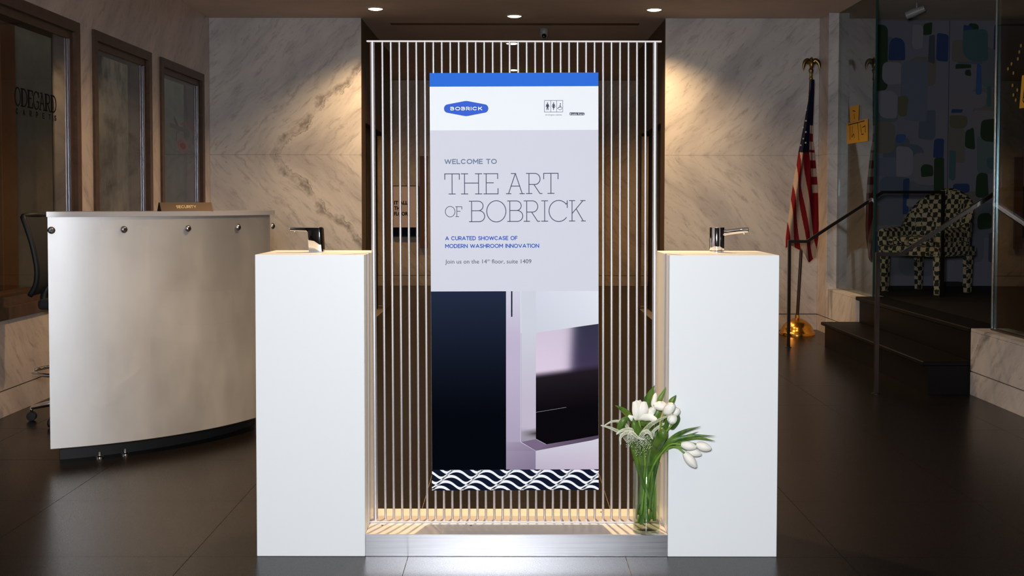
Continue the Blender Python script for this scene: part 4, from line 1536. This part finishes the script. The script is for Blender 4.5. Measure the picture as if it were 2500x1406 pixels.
for k in range(5):
    a = math.radians(188 + 72 * k)
    ex, ey = hx + 0.245 * math.cos(a), hy + 0.245 * math.sin(a)
    part('base_leg', tube([(hx, hy, 0.115), (hx + 0.12 * math.cos(a), hy + 0.12 * math.sin(a), 0.10), (ex, ey, 0.075)], [0.024, 0.019, 0.013], 10),
         M_chrome, t, smooth=True)
    c = part('caster', tube([(ex, ey, 0.078), (ex, ey, 0.05)], 0.009, 10), M_chrome, t, smooth=True)
    sx, sy = -math.sin(a) * 0.012, math.cos(a) * 0.012
    for s in (-1, 1):
        w = lathe([(0.004, -0.008), (0.024, -0.007), (0.026, -0.004), (0.026, 0.004), (0.024, 0.007), (0.004, 0.008)], (0, 0, 0), 18)
        w.transform(Matrix.Translation((ex + s * sx, ey + s * sy, 0.0262)) @ Matrix.Rotation(a, 4, 'Z') @ Matrix.Rotation(PI / 2, 4, 'X'))
        part('wheel', w, M_rubber, c, smooth=True, autosmooth=40)

# ================================================================== FLAG ON ITS STAND
FB = (2.668, 10.88)
t = thing('flag_stand', 'dark flagpole with brass eagle finial and brass dome base in the back right corner', 'flagpole', (FB[0], FB[1], 0))
part('base', lathe([(0.165, 0.0), (0.165, 0.018), (0.158, 0.030), (0.150, 0.036), (0.142, 0.066), (0.120, 0.098), (0.090, 0.125), (0.055, 0.145),
                    (0.022, 0.155), (0.020, 0.185)], (FB[0], FB[1], 0), 48), M_gold, t, smooth=True, autosmooth=50)
PT = Vector((2.762, 10.84, 2.375))
part('pole', tube([(FB[0], FB[1], 0.15), tuple(PT)], [0.0155, 0.013], 16), M_pole, t, smooth=True, autosmooth=40)
e = part('finial', lathe([(0.014, -0.01), (0.019, 0.0), (0.015, 0.015), (0.012, 0.05), (0.020, 0.065), (0.024, 0.085), (0.014, 0.10), (0.004, 0.104)],
                         tuple(PT), 20), M_brass_dull, t, smooth=True)
ex, ey, ez = PT.x + 0.004, PT.y, PT.z + 0.135
part('eagle_body', lathe([(0.002, -0.045), (0.016, -0.03), (0.024, 0.0), (0.020, 0.025), (0.013, 0.038), (0.014, 0.052), (0.009, 0.064), (0.002, 0.068)],
                         (ex, ey, ez), 18), M_brass_dull, e, smooth=True)
for s in (-1, 1):
    wing = blade([(ex + s * 0.012, ey, ez + 0.012), (ex + s * 0.036, ey - 0.01, ez + 0.036), (ex + s * 0.066, ey - 0.014, ez + 0.012),
                  (ex + s * 0.080, ey - 0.01, ez - 0.055)], 0.048, fold=0.3, n=12, root=0.3)
    part('eagle_wing', wing, M_brass_dull, e, smooth=True, recalc=False)
part('beak', tube([(ex - 0.008, ey - 0.008, ez + 0.054), (ex - 0.020, ey - 0.014, ez + 0.050), (ex - 0.023, ey - 0.015, ez + 0.043)], [0.006, 0.004, 0.001], 8),
     M_brass_dull, e, smooth=True)

ROWS = [(2.3674, 2.7597, 2.7862), (2.2347, 2.737, 2.7862), (2.102, 2.7142, 2.7824), (1.9693, 2.6915, 2.7787), (1.8177, 2.6649, 2.7787),
        (1.704, 2.6422, 2.7976), (1.5903, 2.627, 2.809), (1.4765, 2.6043, 2.8204), (1.3249, 2.5815, 2.8317), (1.1733, 2.5626, 2.8355),
        (1.0216, 2.5398, 2.8393), (0.9079, 2.5285, 2.8355), (0.8094, 2.5285, 2.8204), (0.66, 2.535, 2.812)]
BND = [[(1.4007, 2.4943), (1.0216, 2.5512)], [(1.4007, 2.5588), (1.0216, 2.5986)], [(1.6812, 2.5702), (1.4007, 2.5929), (1.0216, 2.6441)],
       [(1.6812, 2.6232), (1.4007, 2.6308), (1.0216, 2.6953)], [(1.6812, 2.6498), (1.4007, 2.6706), (1.0216, 2.7389)],
       [(1.6812, 2.6839), (1.4007, 2.718), (1.0216, 2.7824)], [(1.6812, 2.737), (1.4007, 2.7658), (1.0216, 2.8393)]]


def interp(tab, z, col=1):
    if z >= tab[0][0]:
        a, b = tab[0], tab[1]
    elif z <= tab[-1][0]:
        a, b = tab[-2], tab[-1]
    else:
        for a, b in zip(tab, tab[1:]):
            if a[0] >= z >= b[0]:
                break
    f = (z - a[0]) / (b[0] - a[0])
    return a[col] + (b[col] - a[col]) * f


RED, WHITE, BLUE = rgb(116, 10, 22), rgb(176, 152, 136), rgb(18, 22, 48)


def flag_color(x, z):
    if z > 1.6964:
        if x > interp([(1.9466, 2.742), (1.6964, 2.737)], z) and z < 1.9466:
            return WHITE if int((1.9466 - z) / 0.075) % 2 == 0 else RED
        return BLUE
    xs = [interp(b, z) for b in BND]
    if x > xs[6]:
        if z > 1.30:
            return WHITE if int((1.70 - z) / 0.075) % 2 == 0 else RED
        return RED
    n = sum(1 for q in xs if x > q)      # stripes alternate from the hoist fold
    return WHITE if n in (1, 3, 5) else RED


fl = bpy.data.meshes.new('cloth')
NU, NV = 150, 260
vs, cs, fs = [], [], []
for j in range(NV + 1):
    for i in range(NU + 1):
        u, v = i / NU, j / NV
        hem = 0.815 + 0.02 * math.sin(u * 9) if u < 0.5 else 0.815 - 0.135 * math.sin(min(1.0, (u - 0.5) / 0.34) * PI / 2) * (1 if u < 0.84 else 1 - (u - 0.84) * 2.5)
        z = 2.3674 + (hem - 2.3674) * v
        xl, xr = interp(ROWS, z, 1), interp(ROWS, z, 2)
        x = xl + (xr - xl) * u
        y = 10.795 + 0.032 * math.cos(u * 4.2 * PI + v * 1.6) * min(1, v * 2.2) + 0.018 * (u - 0.5) - 0.02 * math.sin(v * PI) * (1 - u) + 0.010 * math.sin(u * 17 + v * 5) * v
        vs.append((x, y, z))
for j in range(NV):
    for i in range(NU):
        a = j * (NU + 1) + i
        fs.append((a, a + 1, a + NU + 2, a + NU + 1))
fl.from_pydata(vs, [], fs)
at = fl.color_attributes.new('print_colour', 'FLOAT_COLOR', 'CORNER')
for p in fl.polygons:
    cx_ = sum(vs[k][0] for k in p.vertices) / 4
    cz_ = sum(vs[k][2] for k in p.vertices) / 4
    for li in p.loop_indices:
        k = fl.loops[li].vertex_index
        at.data[li].color = flag_color(cx_, cz_)
flag = thing('flag', 'folded stars and stripes flag hanging from the pole in the back corner', 'flag', (2.70, 10.80, 2.36))
cl = part('cloth', fl, M_flag, flag, smooth=True, recalc=False)
M_star = mat('star_white', rgb(240, 236, 220), 0.7)
for x, z in [(2.6953, 2.0831), (2.6953, 1.9845), (2.6687, 1.9239), (2.6953, 1.8822), (2.6725, 1.8215), (2.6953, 1.7836), (2.6498, 1.7608)]:
    pts = [(x + (0.0105 if k % 2 == 0 else 0.0045) * math.sin(PI * k / 5), z + (0.0105 if k % 2 == 0 else 0.0045) * math.cos(PI * k / 5)) for k in range(10)]
    part('star', prism(pts, lambda u, v, d: (u, 10.742 - d, v), 0.0, 0.001), M_star, cl)

# ================================================================== HANDRAILS
for Y, lab, pts in ((9.93, 'dark metal stair handrail at the far side of the steps, beside the flag',
                     [(2.362, 0), (2.362, 0.905), (2.512, 0.905), (3.150, 1.325), (3.665, 1.325), (3.665, FZ)]),
                    (7.53, 'dark metal stair handrail at the near side of the steps',
                     [(2.362, 0), (2.362, 0.905), (2.512, 0.905), (3.150, 1.325), (3.665, 1.325), (3.665, FZ)])):
    t = thing('handrail', lab, 'handrail', (pts[0][0], Y, 0), group=None)
    part('post', tube([(pts[0][0], Y, 0.0), (pts[0][0], Y, 0.893)], 0.0125, 4, square=True), M_rail, t)
    part('post', tube([(pts[5][0], Y, FZ), (pts[5][0], Y, 1.313)], 0.0125, 4, square=True), M_rail, t)
    part('top_rail', tube([(pts[0][0] - 0.0125, Y, 0.905), (pts[2][0], Y, 0.905), (pts[3][0], Y, 1.325), (pts[4][0] + 0.0125, Y, 1.325)], 0.0125, 4, square=True), M_rail, t)
    part('floor_plate', lathe([(0.028, 0), (0.028, 0.003), (0.018, 0.005)], (pts[0][0], Y, 0.0), 16), M_rail, t)

# ================================================================== FABRIC SHOP
PCOL = {'g': (40, 56, 38), 'n': (46, 62, 100), 'l': (126, 122, 130), 's': (96, 102, 118), 's2': (66, 72, 82), 't': (66, 92, 98), 'b': (56, 84, 132), 'o': (92, 88, 70)}
PATCH = [(3.22, 3.32, 2.74, 2.88, 's'), (3.48, 3.62, 2.31, 2.95, 'g'), (3.62, 3.78, 2.6, 2.82, 'n'), (3.56, 3.74, 2.37, 2.59, 'l'), (3.74, 4.0, 2.02, 2.6, 's'),
         (3.95, 4.04, 2.85, 2.96, 'g'), (4.01, 4.07, 2.58, 2.85, 's2'), (4.08, 4.19, 2.59, 2.86, 'n'), (4.39, 4.48, 2.86, 2.96, 'g'), (4.34, 4.44, 2.82, 2.94, 'n'),
         (4.33, 4.58, 2.59, 2.9, 't'), (4.47, 4.52, 2.27, 2.57, 'b'), (4.57, 4.61, 2.16, 2.36, 't'), (3.72, 3.81, 2.07, 2.26, 'o'), (3.53, 3.71, 2.05, 2.31, 'l'),
         (3.7, 3.8, 1.81, 1.9, 'b'), (4.22, 4.39, 1.95, 2.08, 'o'), (4.37, 4.46, 1.75, 1.95, 'g'), (4.52, 4.67, 1.82, 2.04, 'g'), (3.71, 3.87, 1.49, 1.78, 'l'),
         (3.51, 3.71, 1.49, 1.67, 's'), (4.07, 4.17, 1.67, 1.85, 'n'), (4.22, 4.29, 1.45, 1.74, 't'), (3.95, 4.07, 1.49, 1.6, 'g'), (4.07, 4.17, 1.33, 1.67, 'g'),
         (3.78, 3.83, 1.12, 1.47, 'n'), (4.48, 4.6, 1.28, 1.52, 'g'), (4.59, 4.69, 1.56, 1.67, 't'), (4.5, 4.64, 0.98, 1.14, 'g'), (3.46, 3.51, 1.8, 2.21, 'n'),
         (3.84, 3.95, 2.71, 2.94, 'l'), (4.27, 4.42, 2.53, 2.57, 'g'), (4.36, 4.42, 2.45, 2.52, 'g'), (4.23, 4.34, 2.1, 2.14, 'n'), (4.63, 4.7, 2.7, 2.95, 'n'),
         (4.26, 4.42, 1.33, 1.42, 'n'), (3.82, 4.0, 1.2, 1.27, 'l'), (4.71, 4.77, 2.08, 2.37, 's'), (3.3, 3.42, 0.5, 0.72, 't'), (4.1, 4.18, 0.55, 0.72, 'n'),
         (4.4, 4.46, 0.6, 0.9, 'n'), (4.62, 4.72, 0.66, 0.95, 's2')]
rnd = random.Random(11)
for k in range(90):
    x, z = rnd.uniform(4.75, 6.9), rnd.uniform(0.5, 2.8)
    PATCH.append((x, x + rnd.uniform(.06, .2), z, z + rnd.uniform(.08, .3), rnd.choice('gnlsstbo')))
mur = thing('wall_mural', 'dim patchwork mural of blue, green and grey blocks behind the glass at right', 'mural', (5.2, 11.3, FZ))
for a, b in ((3.10, 4.203), (4.209, 5.30), (5.306, 6.40), (6.406, 7.49)):
    me = bpy.data.meshes.new('mural_panel')
    V, F, Cc = [], [], []

    def plate(x0, x1, z0, z1, y0, y1, c):
        k = len(V)
        V.extend([(x0, y0, z0), (x1, y0, z0), (x1, y0, z1), (x0, y0, z1), (x0, y1, z0), (x1, y1, z0), (x1, y1, z1), (x0, y1, z1)])
        F.extend([(k, k + 1, k + 2, k + 3), (k + 5, k + 4, k + 7, k + 6), (k, k + 3, k + 7, k + 4), (k + 1, k + 5, k + 6, k + 2), (k + 3, k + 2, k + 6, k + 7), (k + 1, k, k + 4, k + 5)])
        Cc.extend([rgb(*c)] * 8)

    def blob(x0, x1, z0, z1, y0, y1, c):
        """painted block with softly rounded, slightly skewed corners"""
        w, h = x1 - x0, z1 - z0
        out = []
        for cx, cz, a0 in ((x1, z1, 0), (x0, z1, 90), (x0, z0, 180), (x1, z0, 270)):
            r = min(w, h) * rnd.choice([.12, .2, .45, .3])
            jx, jz = rnd.uniform(-.008, .008), rnd.uniform(-.008, .008)
            ox, oz = cx + jx + (-r if cx == x1 else r), cz + jz + (-r if cz == z1 else r)
            out += [(min(b - .001, max(a + .001, ox + r * math.cos(math.radians(a0 + t_)))), oz + r * math.sin(math.radians(a0 + t_))) for t_ in (0, 22, 45, 68, 90)]
        k, n = len(V), len(out)
        V.extend([(x, y0, z) for x, z in out] + [(x, y1, z) for x, z in out])
        F.append(tuple(range(k, k + n)))
        F.extend([(k + i, k + n + i, k + n + (i + 1) % n, k + (i + 1) % n) for i in range(n)])
        Cc.extend([rgb(*c)] * (2 * n))
    plate(a, b, FZ, 2.985, 11.290, 11.318, (108, 108, 120))
    # painted broad tonal blocks, then the small saturated ones
    for k in range(22):
        x, z = rnd.uniform(a, b - .25), rnd.uniform(FZ, 2.6)
        g = rnd.choice([(96, 98, 108), (112, 108, 114), (88, 100, 102), (84, 92, 108), (104, 100, 94)])
        d0 = 11.2890 - k * 0.00003
        blob(x, min(b, x + rnd.uniform(.15, .34)), z, min(2.98, z + rnd.uniform(.15, .4)), d0, 11.290, g)
    for k, (x0, x1, z0, z1, c) in enumerate(PATCH):
        if x0 >= a and x0 < b:
            d0 = 11.2880 - k * 0.00003
            blob(x0, min(x1, b), z0, min(z1, 2.97), d0, 11.290, PCOL[c])
    me.from_pydata(V, [], F)
    set_vcol(me, Cc)
    part('mural_panel', me, M_mural, mur, recalc=False)

# checkered armchair
M_check = mat('checkered_upholstery', rgb(200, 186, 156), 0.85, spec=0.2)
tt = NT(M_check)
tc = tt.n('ShaderNodeTexCoord')
mp = tt.n('ShaderNodeMapping')
mp.inputs['Location'].default_value = (0.013, 0.011, 0.017)
tt.link(tc.outputs['Object'], mp.inputs[0])
nz = tt.n('ShaderNodeTexNoise')
nz.inputs['Scale'].default_value = 18
tt.link(mp.outputs[0], nz.inputs['Vector'])
vm = tt.n('ShaderNodeVectorMath', operation='SCALE')
vm.inputs['Scale'].default_value = 0.045
tt.link(nz.outputs['Color'], vm.inputs[0])
va = tt.n('ShaderNodeVectorMath', operation='ADD')
tt.link(mp.outputs[0], va.inputs[0])
tt.link(vm.outputs[0], va.inputs[1])
ck = tt.n('ShaderNodeTexChecker')
ck.inputs['Scale'].default_value = 24.0
ck.inputs['Color1'].default_value = rgb(160, 146, 118)
ck.inputs['Color2'].default_value = rgb(38, 44, 40)
tt.link(va.outputs[0], ck.inputs['Vector'])
tt.link(ck.outputs[0], tt.b.inputs['Base Color'])
t = thing('armchair', 'round-backed armchair in cream and dark checkered fabric behind the handrail, in front of the mural', 'armchair',
          (3.745, 10.52, FZ + 0.001), rz=math.radians(-53), local=True)
for x, y in ((-.27, -.24), (.27, -.24), (-.25, .25), (.25, .25)):
    part('leg', loft([[(x + a * .024, y + b * .024, 0) for a, b in ((-1, -1), (1, -1), (1, 1), (-1, 1))],
                      [(x + a * .032, y + b * .032, .33) for a, b in ((-1, -1), (1, -1), (1, 1), (-1, 1))]]), M_check, t)
part('seat', box(-.31, .31, -.29, .29, .33, .42, bevel=.02, seg=2), M_check, t, smooth=True, autosmooth=40)
part('seat_cushion', box(-.225, .225, -.285, .19, .421, .50, bevel=.03, seg=3), M_check, t, smooth=True, autosmooth=50)
rings = []
N = 40
for k in range(N + 1):
    q = -1 + 2 * k / N
    an = PI / 2 + q * PI * 0.5
    if abs(q) > 0.62:                                     # straight arm
        f = (abs(q) - 0.62) / 0.38
        px, py, nx, ny = (-math.copysign(.295, q)), .10 - f * .36, -math.copysign(1, q), 0
    else:
        aa = PI / 2 + q / 0.62 * PI / 2
        px, py, nx, ny = .295 * math.cos(aa), .10 + .19 * math.sin(aa), math.cos(aa), math.sin(aa)
    s = max(0.0, math.cos(min(1.0, abs(q) / 0.64) * PI / 2)) ** 0.9
    h = .57 + .06 * (1 - abs(q)) + .31 * s
    th = .045
    lean = .05 * s
    rings.append([(px - nx * th, py - ny * th, .40), (px + nx * th * .6, py + ny * th * .6, .35), (px + nx * (th + lean * .5), py + ny * (th + lean * .5), (h + .4) / 2),
                  (px + nx * (th * .8 + lean), py + ny * (th * .8 + lean), h - .02), (px + nx * lean, py + ny * lean, h),
                  (px + nx * (lean - th * .8), py + ny * (lean - th * .8), h - .02)])
part('backrest', loft(rings), M_check, t, smooth=True, autosmooth=60)
t = thing('floor_outlet_box', 'small black box low against the mural behind the armchair', 'box', (4.23, 11.2, FZ))
part('box_body', box(4.15, 4.31, 11.14, 11.26, FZ + 0.001, FZ + 0.045, bevel=0.004), M_dark, t)
t = thing('track_spotlight', 'grey track spotlight on the shop ceiling above the mural', 'spotlight', (3.58, 10.4, CEIL))
part('stem', tube([(3.58, 10.4, CEIL), (3.58, 10.4, 2.93)], 0.008, 10), M_camera_white, t, smooth=True)
part('lamp_head', tube([(3.50, 10.44, 2.895), (3.56, 10.41, 2.92), (3.64, 10.37, 2.95)], [0.034, 0.036, 0.026], 18), M_camera_white, t, smooth=True, autosmooth=40)

# paper decorations on the glass walls at right
GXp = 3.0510


def g3(u, v, d):
    return (GXp + d, u * 0.984, v - (v - 1.245) * 0.016)


def scribble(bm, strokes, w=0.007, to3=g3):
    for s in strokes:
        ribbon(bm, s, w, to3, -0.0025, -0.0012)


t = thing('window_note', 'pair of yellow paper notes with black handwriting on the far glass, right of the flag', 'paper note', (GXp, 10.5, 1.87))
p = part('note_sheet', prism([(10.20, 1.772), (10.83, 1.776), (10.86, 1.965), (10.21, 1.968)], g3, 0, 0.0015), M_yellow, t)
part('note_sheet', prism([(10.49, 1.969), (10.74, 1.969), (10.77, 2.112), (10.47, 2.110)], g3, 0, 0.0015), M_yellow, t)
bm = bmesh.new()
for st in ([(10.80, 1.95), (10.30, 1.955)], [(10.74, 1.94), (10.73, 1.81)], [(10.66, 1.93), (10.68, 1.83), (10.62, 1.86), (10.60, 1.82)], [(10.50, 1.95), (10.46, 1.79)],
           [(10.42, 1.93), (10.38, 1.84), (10.32, 1.84)], [(10.36, 1.90), (10.28, 1.91), (10.27, 1.85)], [(10.58, 2.06), (10.66, 2.07)], [(10.62, 2.04), (10.60, 1.99)]):
    ribbon(bm, st, 0.007, g3, -0.0012, -0.0002)
part('handwriting', bm, M_ink, t)
t = thing('window_note', 'yellow paper sign with black handwriting at the right edge of the picture', 'paper sign', (GXp, 6.8, 1.91))
part('note_sheet', prism([(6.55, 1.80), (7.16, 1.815), (7.13, 2.012), (6.52, 2.005)], g3, 0, 0.0015), M_yellow, t)
bm = bmesh.new()
for st in ([(7.085, 1.985), (7.02, 2.0)], [(7.085, 1.965), (7.11, 1.86), (7.09, 1.84), (7.05, 1.855), (7.06, 1.885), (7.10, 1.875)], [(6.98, 1.97), (6.97, 1.85)],
           [(6.90, 1.93), (6.84, 1.90), (6.88, 1.85), (6.80, 1.86)], [(6.75, 1.97), (6.74, 1.85)]):
    ribbon(bm, st, 0.007, g3, -0.0012, -0.0002)
part('handwriting', bm, M_ink, t)


def rosette(name, cx, cz, R, to3, m, parent, n=9, layers=3):
    bm = bmesh.new()
    for l in range(layers):
        rr = R * (1 - 0.28 * l)
        pts = []
        for k in range(n * 6):
            a = 2 * PI * k / (n * 6) + l * 0.3
            q = rr * (0.86 + 0.14 * abs(math.sin(n * a / 2)))
            pts.append((cx + q * math.cos(a), cz + q * math.sin(a)))
        prism(pts, to3, -0.001 - l * 0.003, -0.001 - l * 0.003 + 0.0025, bm)
    return part(name, bm, m, parent)


t = thing('paper_flower', 'pink paper flower with gold petals above the yellow sign at the right edge', 'paper flower', (GXp, 7.0, 2.06))
rosette('flower_head', 7.045, 2.065, 0.048, g3, M_pink, t)
rosette('flower_head', 6.93, 2.15, 0.04, g3, M_pink, t)
M_gold_leaf = mat('dull_gold_paper', rgb(150, 112, 46), 0.5)
for x, z in ((7.15, 2.195), (7.19, 2.12), (7.28, 2.10), (7.33, 2.075), (7.25, 2.04), (7.26, 1.965), (7.19, 1.93), (7.245, 1.905), (7.21, 1.87), (7.17, 2.16)):
    part('gold_petal', prism([(x + 0.012 * math.cos(2 * PI * k / 10), z + 0.011 * math.sin(2 * PI * k / 10)) for k in range(10)], g3, -0.002, -0.0005), M_gold_leaf, t)

# ================================================================== CARPET SHOP AND WINDOW LETTERING
M_carp_pale = speckled('pale_grey_carpet', rgb(112, 112, 108), rgb(128, 127, 120), 5, 0.95, spec=0.05)
M_carp_light = speckled('light_carpet_strip', rgb(160, 152, 134), rgb(172, 162, 142), 6, 0.95, spec=0.05)
M_carp_cloud = speckled('mottled_cloud_carpet', rgb(28, 26, 25), rgb(150, 146, 132), 2.2, 0.95, spec=0.05, lo=0.42, hi=0.60, stretch=(1, 1, 0.8))
M_carp_green = speckled('pale_green_carpet', rgb(120, 126, 116), rgb(142, 146, 132), 3, 0.95, spec=0.05)
for y0, y1, m, lab in ((7.86, 8.93, M_carp_pale, 'plain grey carpet hanging behind the lettered shop window'),
                       (8.95, 9.50, M_carp_light, 'lighter carpet strip hanging at the right of the lettered shop window'),
                       (9.60, 11.45, M_carp_cloud, 'mottled dark and grey carpet filling the middle shop window'),
                       (11.50, 13.60, M_carp_green, 'pale green grey carpet behind the shop window nearest the corner')):
    t = thing('hanging_carpet', lab, 'carpet', (-3.5, (y0 + y1) / 2, 0.0))
    part('pile', box(-3.512, -3.498, y0, y1, 0.001, 2.94, bevel=0.003), m, t)
    part('hanging_rail', tube([(-3.505, y0, 2.955), (-3.505, y1, 2.955)], 0.012, 8), M_rail, t)
t = thing('timber_post', 'dark brown timber post inside the lettered shop window', 'post', (-3.36, 7.68, 0))
part('shaft', box(-3.42, -3.30, 7.565, 7.79, 0.14, 2.9, bevel=0.004), M_wood, t)
part('foot_block', box(-3.44, -3.28, 7.545, 7.81, 0.0, 0.14, bevel=0.004), M_wood, t)

w3f = lambda u, v, d: (-2.9368 + d, u, v)
LETTERS = []
for ch, a, b in (('O', 6.917, 6.995), ('D', 7.003, 7.091), ('E', 7.101, 7.174), ('G', 7.185, 7.267), ('A', 7.272, 7.360), ('R', 7.362, 7.448), ('D', 7.454, 7.541)):
    LETTERS.append(slab_glyph(bmesh.new(), ch, a, b, 1.810, 1.914, 0.0085, w3f, 0.0, 0.0015, stems=2.3))
t = thing('window_lettering', 'black serif shop name lettering on the leftmost window', 'lettering', (-2.9368, 7.24, 1.86))
for b_ in LETTERS:
    part('letter', b_, M_ink, t)
for ch, y in zip('CARPETS', (7.085, 7.185, 7.285, 7.385, 7.485, 7.585, 7.680)):
    part('small_letter', sans_bm(ch, y * 0.98 - 0.014, y * 0.98 + 0.014, 1.757, 1.793, 0.006, w3f, 0.0, 0.0015), M_ink, t)

w3g = lambda u, v, d: (-2.955 + d, u, v)  # glass reflection modelled as flat red and black shapes behind the pane
t = thing('window_decoration', 'reflection of a dark red flower and black twigs, modelled behind the window nearest the corner', 'decoration', (-2.955, 10.45, 1.8))
rosette('flower_head', 10.47, 1.735, 0.066, lambda u, v, d: (-2.950 - d, 10.47 + (u - 10.47) * 3.2, v), M_red_reflection, t, n=8)
part('red_reflection', prism([(10.40, 1.925), (10.56, 1.965), (10.95, 1.965), (10.93, 1.90), (10.80, 1.86), (10.62, 1.90)], w3g, 0.0, 0.0012), M_red_reflection, t)
bm = bmesh.new()
for st, w in (([(10.62, 2.10), (10.64, 1.93)], 0.012), ([(10.10, 1.90), (10.40, 1.885), (10.62, 1.88), (10.70, 1.83)], 0.04), ([(10.22, 1.97), (10.34, 1.90), (10.36, 1.85)], 0.035),
              ([(10.80, 1.90), (10.84, 1.85), (10.80, 1.76)], 0.018), ([(10.84, 1.84), (11.0, 1.80)], 0.022), ([(10.30, 1.85), (10.28, 1.77)], 0.016),
              ([(10.52, 1.92), (10.70, 1.86)], 0.03)):
    ribbon(bm, st, w, w3g, 0.0015, 0.003)
part('twig_reflection', bm, M_ink, t)

# ================================================================== FAR HALL
t = thing('hall_notice', 'framed pale notice with black words at the far end of the hall', 'notice', (-1.55, 17.06, 0.72))
part('notice_frame', box(-1.745, -1.362, 17.05, 17.09, 0.720, 1.470, bevel=0.004), M_dark, t)
h3 = lambda u, v, d: (u, 17.049 - d, v)
part('notice_sheet', prism([(-1.735, 0.86), (-1.372, 0.86), (-1.372, 1.458), (-1.735, 1.458)], h3, 0.0, 0.002), mat('notice_paper', rgb(214, 190, 186), 0.7), t)
part('notice_footer', prism([(-1.735, 0.735), (-1.372, 0.735), (-1.372, 0.859), (-1.735, 0.859)], h3, 0.0, 0.002), M_snavy, t)
bm = bmesh.new()
text_bm('IT ALL', -1.722, -1.52, 1.195, 0.052, h3, 0.0021, 0.004, 0.03, 1.0, bm)
text_bm('THE', -1.722, -1.61, 1.115, 0.052, h3, 0.0021, 0.004, 0.03, 1.0, bm)
text_bm('FLOOR', -1.722, -1.52, 1.035, 0.052, h3, 0.0021, 0.004, 0.03, 1.0, bm)
part('lettering', bm, M_ink, t, recalc=False)
struct('trim_3', box(-1.345, -1.235, 17.04, 17.1, 0.56, 1.9), M_wood)
